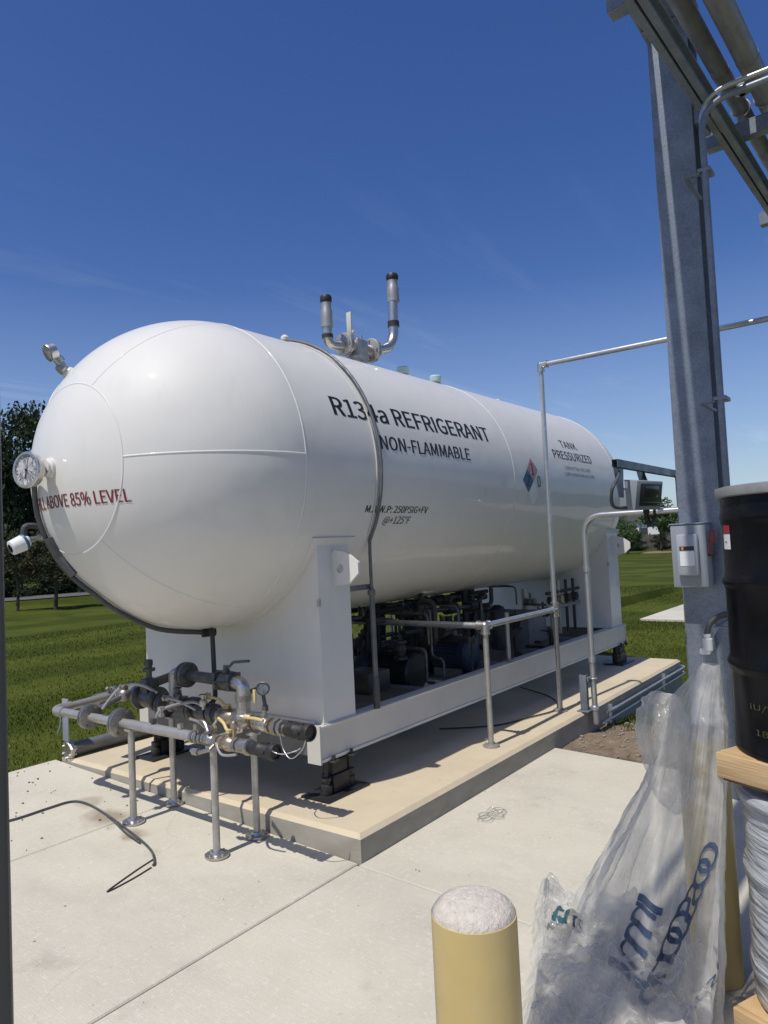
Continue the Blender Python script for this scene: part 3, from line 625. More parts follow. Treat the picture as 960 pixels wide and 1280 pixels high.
M().box((1.765, YC-.025, 3.22), (1.785, YC+.025, 3.44), .006).cyl((1.775, YC-.03, 3.27), (1.80, YC-.03, 3.27), .012).build("valve_handle", GREYWHITE, vt)
def capvalve(x, off, h):
    y = YC+off; z = ZC+sqrt(RT*RT-off*off)
    cv = M().lathe([(.045, -.02), (.04, .02), (.03, .03), (.03, h*.5), (.05, h*.55), (.05, h*.75)], (x, y, z), (0, 0, 1), 16).build("relief_valve", PIPEGREY, tank)
    M().lathe([(.055, 0), (.058, .01), (.058, .055), (.05, .065)], (x, y, z+h*.7), (0, 0, 1), 16).build("valve_cap", TEAL, cv)
    M().tube(spline([(x+.02, y, z+h*.5), (x+.10, y, z+h*.55), (x+.16, y+.02, z+h*.25), (x+.22, y+.02, z)]), .018, 8).build("relief_tube", PIPEGREY, cv)
capvalve(2.52, .0, .11); capvalve(3.07, .0, .12); capvalve(3.2, .1, .10)
M().lathe([(.05, -.02), (.05, .03), (.025, .05), (.02, .09)], (4.35, YC, ZT), (0, 0, 1), 14).build("small_nozzle", WHITE, tank)
M().lathe([(.04, -.02), (.04, .02), (.02, .04)], (2.1, YC+.0, ZT), (0, 0, 1), 14).build("small_nozzle", WHITE, tank)
# ------------------------------------------------------------------ fill manifold standing at the near end
mf = thing("pipe_manifold", "weathered steel fill manifold with flanges, valves and black hose couplings below the near dome", "manifold", (-.2, 1.1, -.1))
XF, ZF = -.38, .483; XB, ZB = -.07, .515
for (x, y) in ((XF, .66), (XF+.005, 1.41), (XB-.02, .67), (XB+.015, 1.46)):
    zb = zs(y); st = M().cyl((x, y, zb+.012), (x, y, ZF-.03), .0195, 14).build("stand", PIPEGREY, mf)
    M().lathe([(.062, .0005), (.064, .004), (.064, .014), (.035, .018), (.03, .03)], (x, y, zb), (0, 0, 1), 20).bolts((x, y, zb+.012), (0, 0, 1), .045, 4, .008, .012).build("base_flange", STEEL, st)
    M().box((x-.03, y-.03, ZF-.04), (x+.03, y+.03, ZF-.026), .003).build("saddle_plate", PIPEGREY, st)
# front run: long pipe, return elbow, flanges
fp = M().tube(bend([(.60, 2.37, .50), (XF, 2.27, .478), (XF, 1.40, ZF)], .07), .027, 16).build("pipe_run", PIPEGREY, mf, smooth=50)
M().tube(bend([(-.26, 2.283, .481), (XF, 2.27, .478), (XF, 2.15, .479)], .09), .034, 16).build("elbow", PIPEGREY, mf, smooth=50)
M().tube([(XF, 1.42, ZF), (XF, .80, ZF)], .0285, 16).build("pipe_run", PIPEGREY, mf)
for y, r in ((1.845, .076), (1.505, .084)):
    M().flange((XF, y, .483), (0, 1, 0), r, .016, .006, 6).build("flange", WORNSTEEL, mf)
M().cyl((XF, 1.80, .483), (XF, 1.55, .483), .021, 14).build("spool", WORNSTEEL, mf)
def ball_valve(y, x, z, r, L, bodymat, hcol=None, hdir=(0, -1, 0), hl=.14, up_=.06):
    b = M().lathe([(r*.8, -L/2), (r*1.05, -L/2), (r*1.05, -L*.36), (r*.9, -L*.34), (r*1.25, -L*.12), (r*1.25, L*.12), (r*.9, L*.34), (r*1.05, L*.36), (r*1.05, L/2), (r*.8, L/2)], (x, y, z), (0, 1, 0), 16)
    b.cyl((x, y, z), (x, y, z+r*1.25+up_*.5), r*.38, 12).lathe([(r*.6, 0), (r*.6, r*.3)], (x, y, z+r*1.2), (0, 0, 1), 6)
    b = b.build("valve", bodymat, mf)
    if hcol is not None:
        d = Vector(hdir).normalized(); p = Vector((x, y, z+r*1.25+up_*.5))
        h = M().tube(bend([p-d*.015, p+d*.03, p+d*.06+Vector((0, 0, .03)), p+d*hl+Vector((0, 0, .045))], .02), [.010]*1+[.009]*16+[.007]*1 if False else .0085, 8)
        h.lathe([(.016, -.008), (.016, .008)], p, (0, 0, 1), 8); h.build("valve_handle", hcol, b)
    return b
def collar(y, x, z, r, n=3, m_=WORNSTEEL, nm="union"):
    M().lathe([(r, -.03), (r*1.2, -.028), (r*1.2, -.008), (r*.95, -.006), (r*.95, .006), (r*1.3, .008), (r*1.3, .028), (r, .03)], (x, y, z), (0, 1, 0), 8).build(nm, m_, mf)
def hose_end(y, x, z, r, L):
    k = M().lathe([(r*.8, 0), (r*1.0, -.01), (r*1.0, -L*.3), (r*1.1, -L*.33), (r*1.1, -L*.42), (r*1.0, -L*.45), (r*1.0, -L*.78), (r*1.25, -L*.8), (r*1.3, -L*.9), (r*1.2, -L), (r*.95, -L), (r*.9, -L*.9)], (x, y, z), (0, 1, 0), 24)
    for a in (0, pi/2, pi, 3*pi/2): k.box((x+r*1.0*cos(a)-.008, y-L*.72, z+r*1.0*sin(a)-.008), (x+r*1.0*cos(a)+.008, y-L*.48, z+r*1.0*sin(a)+.008), .003)
    k = k.build("hose_coupling", RUBBER, mf)
    M().lathe([(r*.2, -L*.9), (r*.88, -L*.9), (r*.88, -L*.95), (r*.2, -L*.96)], (x, y, z), (0, 1, 0), 20).build("dust_cap", IRON, k)
    return k
# small stainless valve train at the right end of the front run
M().tube([(XF, .82, ZF), (XF, .40, ZF)], .022, 14).build("spool", BRASS, mf)
collar(.80, XF, ZF, .028); collar(.735, XF, ZF, .024); 
ball_valve(.68, XF, ZF, .030, .10, WORNSTEEL, WORNSTEEL, (-.4, 1, 0), .12, .05); collar(.60, XF, ZF, .027, m_=BRASS); ball_valve(.53, XF, ZF, .032, .11, BRASS, YELLOWTAG, (.3, 1, 0), .13, .045)
collar(.455, XF, ZF, .03)
M().tube(bend([(XF, .765, ZF), (XF-.02, .765, ZF+.09), (XF-.02, .70, ZF+.10), (XF-.03, .66, ZF+.05)], .03), .010, 8).lathe([(.02, 0), (.02, .03)], (XF-.02, .765, ZF+.05), (0, 0, 1), 6).build("bleed_tube", WORNSTEEL, mf)
M().tube([(XF, .62, ZF), (XF-.05, .62, ZF-.03), (XF-.05, .72, ZF-.06), (XF-.05, .78, ZF-.055)], .011, 8).lathe([(.02, -.02), (.02, .02)], (XF-.05, .74, ZF-.058), (0, 1, 0), 6).build("drain_cock", WORNSTEEL, mf)
M().tube([(XF, .49, ZF), (XF, .49, ZF+.09)], .012, 8).sphere((XF, .49, ZF+.10), .022, 10).build("bleed_valve", BRASS, mf)
M().lathe([(.036, 0), (.036, -.04), (.042, -.042), (.042, -.055), (.034, -.06)], (XF, .43, ZF), (0, 1, 0), 20).build("adapter", WORNSTEEL, mf)
hc1 = hose_end(.37, XF, ZF, .033, .185)
# rear run
M().tube([(XB, 1.80, .545), (XB, 1.0, .52)], .030, 16).build("pipe_run", OLDIRON, mf)
gv = M().lathe([(.06, -.11), (.078, -.10), (.078, -.08), (.045, -.07), (.062, -.02), (.062, .03), (.045, .07), (.078, .08), (.078, .10), (.06, .11)], (XB, 1.66, .555), (0, 1, 0), 24).box((XB-.05, 1.62, .59), (XB+.05, 1.70, .68), .012).cyl((XB, 1.66, .66), (XB, 1.66, .76), .018, 10)
gv = gv.build("gate_valve", OLDIRON, mf)
M().lathe([(.03, -.02), (.04, -.018), (.04, .0), (.02, .004), (.02, .03)], (XB, 1.66, .745), (0, 0, 1), 12).box((XB-.02, 1.64, .76), (XB+.02, 1.69, .80), .006).build("gear_head", OLDIRON, gv)
for y, r in ((1.50, .073), (1.215, .075)): M().flange((XB, y, .525), (0, 1, 0), r, .020, .008, 6).build("flange", OLDIRON, mf)
M().lathe([(.05, -.05), (.055, 0), (.05, .05)], (XB, 1.12, .523), (0, 1, 0), 18).lathe([(.055, -.02), (.06, 0), (.055, .02)], (XB, 1.03, .523), (0, 1, 0), 8).build("check_valve", OLDIRON, mf)
M().tube(bend([(XB, 1.40, .53), (XB, 1.40, .735), (XB, 1.28, .735)], .04), .034, 16).build("riser", PIPEGREY, mf, smooth=50)
M().flange((XB, 1.275, .73), (0, 1, 0), .076, .021, .008, 6).lathe([(.04, 0), (.046, .02), (.046, .05), (.03, .06), (.03, .09)], (XB, 1.33, .59), (0, 0, -1), 12).build("flange", OLDIRON, mf)
M().tube([(XB, 1.26, .728), (XB, .84, .719)], .033, 16).build("pipe_run", OLDIRON, mf)
ball_valve(.905, XB, .72, .043, .15, OLDIRON, OLDIRON, (0, -1, .0), .20, .055)
M().box((XB-.05, .955, .672), (XB+.05, .975, .768), .004).box((XB-.05, .835, .672), (XB+.05, .855, .768), .004).bolts((XB, .905, .72), (0, 1, 0), .052, 4, .007, .085).build("valve_flange", OLDIRON, mf)
M().tube(bend([(XB, .85, .718), (XB, .765, .714), (XB, .765, .58)], .06, 10), .040, 18).build("elbow", STEEL, mf, smooth=50)
M().lathe([(.046, -.018), (.048, 0), (.046, .018)], (XB, .765, .635), (0, 0, 1), 18).build("weld_band", WORNSTEEL, mf)
M().lathe([(.039, 0), (.039, -.10), (.044, -.105), (.044, -.125)], (XB, .765, .645), (0, 0, 1), 18).build("downpipe", PIPEGREY, mf)
M().tube([(XB, 1.02, .518), (XB, .42, .497)], .027, 14).build("pipe_run", BRASS, mf)
M().lathe([(.036, -.07), (.042, -.06), (.042, .06), (.036, .07)], (XB, .765, .512), (0, 1, 0), 18).build("tee", WORNSTEEL, mf)
ball_valve(.90, XB, .515, .038, .15, BRASS, YELLOWTAG, (-.1, 1, 0), .16, .03); collar(.99, XB, .518, .03); collar(.68, XB, .507, .034, m_=BRASS); ball_valve(.60, XB, .505, .034, .11, STEEL, None); collar(.53, XB, .502, .036, m_=BRASS); collar(.475, XB, .50, .038)
M().tube([(XB-.02, .72, .51), (XB-.06, .70, .545), (XB-.07, .58, .55), (XB-.07, .53, .545)], .009, 8).build("bleed_tube", YELLOWTAG, mf)
M().tube(bend([(XB+.02, .62, .51), (XB+.03, .62, .60), (XB+.03, .63, .65)], .02), .011, 8).lathe([(.02, 0), (.02, .03)], (XB+.03, .62, .57), (0, 0, 1), 6).build("gauge_stem", OLDIRON, mf)
gg = M().lathe([(.030, -.02), (.036, -.02), (.038, .008), (.033, .012), (.033, .006)], (XB+.0, .60, .70), (-.75, -.5, .15), 20).tube([(XB+.03, .63, .65), (XB+.01, .605, .68)], .011, 8).build("pressure_gauge", OLDIRON, mf)
M().lathe([(0, .0075), (.032, .0075)], (XB+.0, .60, .70), (-.75, -.5, .15), 20).build("gauge_face", PANELGREY, gg, smooth=0)
M().box((XB-.01, .655, .615), (XB, .675, .69), .002).tube([(XB, .665, .68), (XB+.02, .64, .685)], .004, 6).build("yellow_tag", YELLOWTAG, mf)
hc2 = hose_end(.43, XB, .497, .037, .185)
def lanyard(p, q, drop, par):
    p, q = Vector(p), Vector(q); mid = (p+q)/2 + Vector((-.02, 0, -drop))
    M().tube(spline([p, p*.7+mid*.3+Vector((0, 0, -drop*.35)), mid, q*.7+mid*.3+Vector((0, 0, -drop*.3)), q], 7), .0032, 6).build("lanyard", GALVB, par, smooth=60)
lanyard((XB-.04, .44, .48), (XB-.03, .25, .49), .12, hc2); lanyard((XF-.03, .19, ZF+.02), (XF+.06, .08, ZF+.02), .02, hc1)
M().tube(bend([(.08, 1.21, 1.0), (.05, 1.165, .965), (.05, 1.155, .55), (XB, 1.155, .54)], .06), .015, 10).build("drain_line", IRON, mf, smooth=60)
M().tube(bend([(.10, .95, .55), (.05, .90, .62), (.05, .78, .66)], .04), .014, 8).build("valve_lever", OLDIRON, mf)
# links from the manifold back to the skid
M().tube(bend([(XB, 1.66, .64), (.20, 1.72, .66), (.28, 1.74, .66)], .05), .03, 12).build("pipe_run", OLDIRON, mf)
M().lathe([(.04, -.05), (.055, -.03), (.055, .03), (.04, .05)], (-.02, 1.86, .55), (0, 1, .1), 14).sphere((-.10, 1.90, .56), .045, 12).tube([(-.1, 1.9, .56), (XF, 1.86, .49)], .018, 8).build("relief_valve", WORNSTEEL, mf)
M().flange((.08, 2.315, .492), (1, .1, 0), .06, .014, .005, 4).tube([(.08, 2.315, .50), (.02, 2.30, .55)], .012, 8).build("flange", WORNSTEEL, mf)

# low pipe beside the pad, its blind end towards us
dp = thing("drain_pipe", "thick grey pipe lying along the pad's grass side with a bolted blind end", "pipe", (1.2, 2.85, .02))
M().tube([(.05, 2.83, .045), (2.6, 2.83, .045)], .052, 18).build("pipe_run", PIPEJACKET, dp)
M().tube([(.05, 2.87, -.03), (2.6, 2.87, -.03)], .018, 10).build("tracer_tube", GALVB, dp)
M().lathe([(.02, -.03), (.066, -.03), (.075, -.02), (.075, 0), (.055, .002), (.055, .03)], (.03, 2.83, .045), (1, 0, 0), 6).bolts((.02, 2.83, .045), (1, 0, 0), .055, 6, .008, .03).build("blind_flange", STEEL, dp)
M().box((.0, 2.76, -.10), (.05, 2.90, -.01), .006).box((1.4, 2.76, -.10), (1.45, 2.90, -.01), .006).build("support_block", PADSIDE, dp)
M().box((-.005, 2.79, .115), (.008, 2.87, .43), .004).tube([(0, 2.90, .30), (0, 2.91, .22), (.0, 2.95, .16)], .006, 6).build("mounting_plate", PANELGREY, dp)
M().tube([(.0, 2.42, .45), (1.6, 2.74, .42)], .05, 14).build("insulated_line", PIPEJACKET, dp)

# small-bore tubing, ports and nuts that crowd the manifold
for (pts, r) in (([(XB-.03, 1.36, .56), (XB-.10, 1.34, .60), (XB-.12, 1.20, .60), (XB-.06, 1.12, .545)], .008), ([(XF+.02, 1.18, ZF+.03), (XF+.04, 1.16, ZF+.10), (XB-.10, 1.10, .60), (XB-.03, 1.06, .55)], .009),
                 ([(XF-.03, .60, ZF), (XF-.06, .52, ZF-.04), (XF-.05, .42, ZF-.03)], .007), ([(XB-.04, .95, .50), (XB-.12, .92, .46), (XF+.05, .88, .45), (XF, .85, ZF-.02)], .010),
                 ([(XB-.02, .70, .50), (XB-.14, .68, .49), (XF+.03, .68, .485)], .013), ([(XB-.02, 1.55, .60), (XB-.10, 1.62, .66), (XB-.16, 1.74, .64), (XF+.06, 1.80, .52)], .010)):
    M().tube(spline(pts, 6), r, 8).build("small_tubing", PIPEGREY, mf, smooth=60)
for (x, y, z, ax, m_) in ((XB-.10, 1.34, .60, (0, 1, 0), BRASS), (XF+.04, 1.16, ZF+.09, (0, 0, 1), STEEL), (XB-.11, .92, .462, (1, 0, 0), BRASS), (XB-.13, .68, .49, (1, 0, 0), STEEL), (XB-.15, 1.72, .645, (0, 1, 0), BRASS), (XF, 1.18, ZF+.03, (0, 0, 1), OLDIRON), (XF, .93, ZF+.028, (0, 0, 1), STEEL), (XB, 1.36, .60, (0, 0, 1), OLDIRON)):
    M().lathe([(.012, -.03), (.02, -.028), (.02, -.008), (.013, -.006), (.013, .006), (.02, .008), (.02, .028), (.012, .03)], (x, y, z), ax, 6).build("compression_fitting", m_, mf)
for (y, z, m_) in ((1.30, .60, OLDIRON), (1.06, .58, STEEL)):
    v_ = M().cyl((XB-.05, y, z-.03), (XB-.05, y, z+.05), .010, 8).lathe([(.02, 0), (.026, .01), (.026, .03), (.016, .04)], (XB-.05, y, z-.01), (0, 0, 1), 10).build("needle_valve", m_, mf)
    M().tube([(XB-.05+.022*cos(a), y+.022*sin(a), z+.055) for a in np.linspace(0, 2*pi, 12, endpoint=False)], .004, 6, closed=True).tube([(XB-.072, y, z+.055), (XB-.028, y, z+.055)], .004, 6).build("handwheel", m_, v_)
for y in (1.43, 1.28, .98, .83): M().lathe([(.034, -.006), (.037, -.004), (.037, .004), (.034, .006)], (XB, y, .525 if y > 1.1 else .517), (0, 1, 0), 18).build("weld_band", WORNSTEEL, mf)
M().box((XB-.005, 1.05, .60), (XB, 1.09, .64), .001).build("metal_tag", BRASS, mf)
# ------------------------------------------------------------------ pumps and piping below the tank
def make_pump():
    p = thing("pump", "black electric motor pump bolted to the skid below the tank barrel", "pump", (1.75, 1.0, .26), "pumps under the tank")
    a = M().lathe([(.06, -.03), (.135, -.02), (.15, .0), (.15, .05)], (1.75, .84, .47), (0, 1, 0), 28).build("fan_cover", BLACKPAINT, p)
    b = M().lathe([(.138, .05), (.138, .34), (.12, .36), (.08, .37)], (1.75, .84, .47), (0, 1, 0), 28)
    for k in range(28):
        t = 2*pi*k/28; b.box((1.75+.145*cos(t)-.004, .90, .47+.145*sin(t)-.004), (1.75+.145*cos(t)+.004, 1.17, .47+.145*sin(t)+.004))
    b.build("motor_body", BLACKPAINT, p)
    M().box((1.87, .95, .44), (1.96, 1.09, .56), .01).build("junction_box", PANELGREY, p)
    M().lathe([(.05, .36), (.12, .38), (.16, .42), (.16, .50), (.12, .53), (.06, .54)], (1.75, .84, .45), (0, 1, 0), 24).cyl((1.75, 1.30, .55), (1.75, 1.30, .80), .045, 14).flange((1.75, 1.30, .74), (0, 0, 1), .085, .016, .006, 4).build("volute", IRON, p)
    M().box((1.62, .88, .28), (1.66, 1.15, .36), .003).box((1.84, .88, .28), (1.88, 1.15, .36), .003).box((1.55, .80, .262), (1.95, 1.42, .282), .004).build("base_frame", DKSTEEL, p)
    return p
pA = make_pump()
pB = copy_tree(pA); pB.location = (2.62, 1.02, .27); pB['label'] = "pump with a dark blue motor, farther along the skid below the tank barrel"
for ch in pB.children:
    if ch.name.startswith(("fan_cover", "motor_body")): ch.data = ch.data.copy(); ch.data.materials[0] = MOTORBLUE
pA['label'] = "pump with a black motor and grey junction box, under the tank near the front saddle"
up = thing("underslung_piping", "dark cluster of pipes, valves and handwheels hanging under the tank between the saddles", "piping", (2.6, 1.4, .8))
def pipe(pts, r=.022, rad=.06, m_=IRON, nm="pipe_run", par=None): return M().tube(bend(pts, rad), r, 12).build(nm, m_, par or up, smooth=50)
pipe([(1.75, 1.30, .80), (1.75, 1.30, .92), (3.3, 1.30, .92), (3.3, 1.37, 1.02)], .035)
pipe([(2.62, 1.32, .80), (2.62, 1.32, .86), (2.62, 1.75, .86)], .03)
pipe([(1.55, 1.7, 1.05), (1.55, 1.7, .55), (2.3, 1.7, .55), (2.9, 1.55, .55)], .04, m_=PIPEGREY)
pipe([(.75, 1.5, .56), (1.5, 1.45, .56)], .05, m_=PIPEGREY)
pipe([(1.9, 1.9, .88), (4.8, 1.9, .86)], .025); pipe([(2.7, 1.9, 1.12), (2.7, 1.9, .42)], .045, m_=BLACKPAINT); pipe([(3.6, 1.9, .9), (3.6, 1.9, .42)], .03, m_=PIPEGREY)
pipe([(2.1, 1.0, 1.05), (2.1, 1.0, .9), (3.2, .95, .86), (3.2, .95, 1.03)], .02); pipe([(2.95, 1.1, 1.0), (2.95, 1.1, .45), (3.5, 1.1, .45)], .025)
pipe([(1.2, 1.05, 1.0), (1.2, 1.05, .93), (1.38, 1.05, .93), (1.38, 1.05, 1.0)], .012); pipe([(4.0, 1.0, .95), (4.0, 1.0, .42)], .035, m_=PIPEGREY); pipe([(3.9, 1.6, 1.05), (3.9, 1.6, .42)], .05, m_=BLACKPAINT)
pipe([(1.3, 1.95, 1.15), (1.3, 1.95, .43)], .012, m_=GALVB); pipe([(3.0, 2.0, 1.12), (3.0, 2.0, .43)], .014, m_=GALVB)
for (x, y, z) in ((2.15, 1.0, .88), (2.55, 1.0, .885), (2.9, .98, .875), (2.3, 1.3, .93), (2.8, 1.3, .93), (3.15, 1.3, .93), (2.4, 1.75, .86), (3.4, 1.9, .87), (4.3, 1.9, .87), (2.0, 1.7, .55), (2.5, 1.62, .55)):
    vb = M().lathe([(.05, -.08), (.05, -.06), (.03, -.05), (.05, -.02), (.05, .02), (.03, .05), (.05, .06), (.05, .08)], (x, y, z), (1, 0, 0), 14).cyl((x, y, z), (x, y, z+.10), .016, 8).build("valve", IRON, up)
    hw = M().tube([(x+.05*cos(a), y+.05*sin(a), z+.10) for a in np.linspace(0, 2*pi, 16, endpoint=False)], .008, 6, closed=True)
    for a in (0, pi/2): hw.tube([(x-.05*cos(a), y-.05*sin(a), z+.10), (x+.05*cos(a), y+.05*sin(a), z+.10)], .005, 6)
    hw.build("handwheel", IRON, vb)
g_ = np.random.default_rng(5)
for nm, n_, r0, r1, m_ in (("small_tubing", 34, .007, .014, OLDIRON), ("branch_pipe", 16, .018, .03, IRON), ("signal_cable", 14, .005, .008, RUBBER)):
    for k in range(n_):
        p = Vector((g_.uniform(1.15, 4.2), g_.uniform(.75, 1.75), g_.uniform(.42, .98))); pts = [p]
        for q in range(g_.integers(2, 4)):
            ax = g_.integers(0, 3); d = [0, 0, 0]; d[ax] = float(g_.choice([-1, 1])*g_.uniform(.12, .42)); p = p+Vector(d); p.z = min(max(p.z, .33), 1.0); p.y = min(max(p.y, .66), 1.95); pts.append(p.copy())
        M().tube(bend(pts, .05, 4), float(g_.uniform(r0, r1)), 8).build(nm, m_, up, smooth=60)
for k in range(22):
    p = Vector((g_.uniform(1.3, 4.1), g_.uniform(.75, 1.5), g_.uniform(.5, .95))); ax = ((1, 0, 0), (0, 1, 0), (0, 0, 1))[g_.integers(0, 3)]; s_ = float(g_.uniform(.7, 1.15))
    M().lathe([(.03*s_, -.07*s_), (.05*s_, -.065*s_), (.05*s_, -.05*s_), (.03*s_, -.04*s_), (.045*s_, 0), (.03*s_, .04*s_), (.05*s_, .05*s_), (.05*s_, .065*s_), (.03*s_, .07*s_)], p, ax, 12).cyl(p, p+Vector((0, 0, .11*s_)), .012, 8).build("valve_body", IRON if k % 3 else OLDIRON, up)
M().box((1.05, .75, .43), (1.3, 1.0, .58), .01).build("valve_block", IRON, up); M().box((1.1, 1.2, .43), (1.45, 1.5, .8), .01).build("valve_block", IRON, up)
for x, y in ((2.15, 1.15), (3.3, .95), (3.75, 1.2)): M().lathe([(.05, 0), (.09, .02), (.10, .06), (.10, .30), (.07, .36), (.03, .38)], (x, y, .42), (0, 0, 1), 18).build("filter_housing", IRON, up)
# meter bank close to the far saddle
mb = thing("meter_run", "upright row of thin valves and gauges on a pipe rack by the far saddle", "piping", (4.75, .85, .43))
pipe([(4.2, .85, .72), (5.05, .85, .72)], .022, m_=PIPEGREY, par=mb); pipe([(4.2, .85, .88), (5.05, .85, .88)], .018, m_=IRON, par=mb)
for x in (4.3, 4.5, 4.7, 4.9):
    pipe([(x, .85, .43), (x, .85, 1.0)], .017, m_=PIPEGREY if x < 4.6 else IRON, par=mb)
    v_ = M().lathe([(.03, -.04), (.045, -.02), (.045, .02), (.03, .04)], (x, .85, .80), (0, 0, 1), 12).lathe([(.01, .02), (.045, .02), (.045, .045)], (x, .85, .80), (0, -1, 0), 16).build("meter", BRASS if x == 4.5 else IRON, mb)
M().box((3.55, .75, .44), (3.95, 1.35, .74), .01).build("control_cabinet", DKSTEEL, mb)

# ------------------------------------------------------------------ pipe goalpost in front of the tank
gp = thing("pipe_run", "tall thin steel pipe on two floor stands rising in front of the white tank", "pipe", (2.3, .18, 0))
GX, GY, GZ = 2.90, .18, .855
M().tube([(GX, GY, .01), (GX, GY, GZ)], .0205, 14).build("stand", PIPEGREY, gp); M().tube([(1.70, GY, .01), (1.70, GY, GZ-.02)], .0205, 14).build("stand", PIPEGREY, gp)
for x in (GX, 1.70): M().lathe([(.058, .0005), (.06, .004), (.06, .012), (.026, .018)], (x, GY, 0), (0, 0, 1), 18).bolts((x, GY, .012), (0, 0, 1), .042, 4, .007, .010).build("base_flange", PIPEGREY, gp)
M().tube([(1.70, GY, GZ), (GX, GY, GZ)], .0225, 16).build("pipe_run", GALVB, gp)
M().tube([(1.70, GY-.02, GZ), (1.70, 1.55, GZ)], .0225, 16).build("pipe_run", GALVB, gp)
M().tube([(GX, GY, GZ), (GX, GY, 2.955)], .0205, 16).build("riser", GALVB, gp)
M().tube([(GX, GY, 2.955), (GX, -3.9, 2.955)], .0215, 16).build("overhead_run", GALVB, gp)
for (p, ds) in (((1.70, GY, GZ), ((1, 0, 0), (0, 1, 0), (0, 0, -1))), ((GX, GY, GZ), ((-1, 0, 0), (0, 0, 1), (0, 0, -1))), ((GX, GY, 2.955), ((0, 0, -1), (0, -1, 0)))):
    fit = M(); fit.sphere(p, .031, 12)
    for d in ds: fit.lathe([(.030, 0), (.030, .045), (.034, .046), (.034, .062)], p, d, 16)
    fit.build("pipe_fitting", STEEL, gp)
M().cyl((GX, -2.02, 2.955), (GX, -2.16, 2.955), .027, 14).build("coupling", STEEL, gp)
ps = thing("pipe_support", "short grey post standing on the skid rail behind the thin pipe", "post", (2.72, .545, .425))
M().tube([(2.72, .545, .426), (2.72, .545, .84)], .019, 12).build("post", PIPEGREY, ps); M().box((2.68, .50, .4255), (2.76, .58, .436), .002).build("base_plate", PIPEGREY, ps)

# electrical riser with its channel post, and the two conduits clipped to the pad face
er = thing("conduit_riser", "thick metal conduit climbing from the pad edge and bending over towards the column", "conduit", (3.0, -.06, -.1))
M().tube(bend([(3.05, -.062, -.02), (3.05, -.062, 1.635), (3.05, -1.02, 1.635)], .17, 12), .0235, 16).build("conduit", GALVB, er, smooth=50)
M().lathe([(.03, 0), (.03, .10), (.034, .102), (.034, .13), (.027, .14)], (3.05, -.062, -.10), (0, 0, 1), 16).sphere((3.05, -.062, -.10), .03, 12).build("conduit_body", GALVB, er)
for z in (.42, 1.18): M().lathe([(.03, -.02), (.03, .02)], (3.05, -.062, z), (0, 0, 1), 16).build("coupling", GALVB, er)
sp_ = M().box((2.97, -.03, .001), (2.978, .03, .30), .001).box((2.978, -.03, .001), (3.012, -.022, .30), .001).box((2.978, .022, .001), (3.012, .03, .30), .001).box((2.93, -.05, .0005), (3.06, .05, .008), .001)
sp_.box((2.97, -.05, .245), (3.06, -.036, .285), .003).build("channel_post", GALV, er)
M().cyl((3.05, -.062, .265), (3.05, -.095, .265), .009, 8).tube([(3.05+.03*cos(a), -.062+.03*sin(a), .265) for a in np.linspace(0, 2*pi, 16, endpoint=False)], .006, 6, closed=True).build("clamp", GALVB, er)
for (z, nm, x0) in ((-.082, "upper thin conduit clipped along the pad's shaded face", 3.35), (-.15, "lower thin conduit clipped along the pad's shaded face", 3.2)):
    t = thing("conduit", nm, "conduit", (4.5, -.05, z), "conduits on the pad face")
    M().tube(bend([(x0, -.055, z), (5.80, -.055, z), (5.86, -.02, z), (5.86, .30, z)], .06), .0125, 12).build("conduit_tube", GALVB, t, smooth=50)
    for x in (3.55, 5.15): M().lathe([(.017, -.025), (.017, .025)], (x, -.055, z), (1, 0, 0), 12).build("strap", GALVB, t)
for i, x in enumerate((3.5, 5.1)):
    t = thing("wall_bracket", ("nearer" if i == 0 else "farther") + " slotted channel piece holding two conduits on the pad face", "bracket", (x, -.02, -.12), "channel pieces on the pad face")
    M().box((x-.02, -.0395, -.21), (x+.02, -.0125, -.045), .002).build("channel", GALVB, t)
t = M().tube(spline([(1.9, .75, .012), (2.2, .42, .010), (2.55, .30, .010), (2.85, .22, .010), (3.1, .30, .010), (3.35, .5, .012), (3.6, .9, .012)]), .006, 8).build("cable", RUBBER)
tag(t, "thin black cable lying on the pad under the skid rail", "cable")

# ------------------------------------------------------------------ control box on its strut arm
bx = thing("strut_arm", "dark slotted strut arm on a post reaching out over the control box", "arm", (3.62, -.70, zl(3.62, -.7)))
def slotted(m, x0, x1, y, z, h=.042, w=.042):
    m.box((x0, y-w/2, z-.003), (x1, y+w/2, z)).box((x0, y-w/2, z-h), (x0+(x1-x0), y-w/2+.003, z-.003)).box((x0, y+w/2-.003, z-h), (x1, y+w/2, z-.003))
ar = M(); slotted(ar, 2.07, 3.66, -.70, 1.985, .055); ar.build("arm", GALV, bx)
M().box((3.60, -.72, zl(3.62, -.7)), (3.645, -.68, 1.93), .004).build("post", GALV, bx)
M().tube(spline([(2.15, -.70, 1.90), (2.05, -.72, 1.85), (1.98, -.70, 1.76), (2.05, -.68, 1.66), (2.25, -.70, 1.65)]), .012, 8).build("cable_loop", HOSE, bx)
M().tube(spline([(3.45, -.73, 1.94), (3.52, -.735, 1.84), (3.56, -.735, 1.7), (3.57, -.735, 1.4)]), .016, 8).build("drop_cable", HOSE, bx)
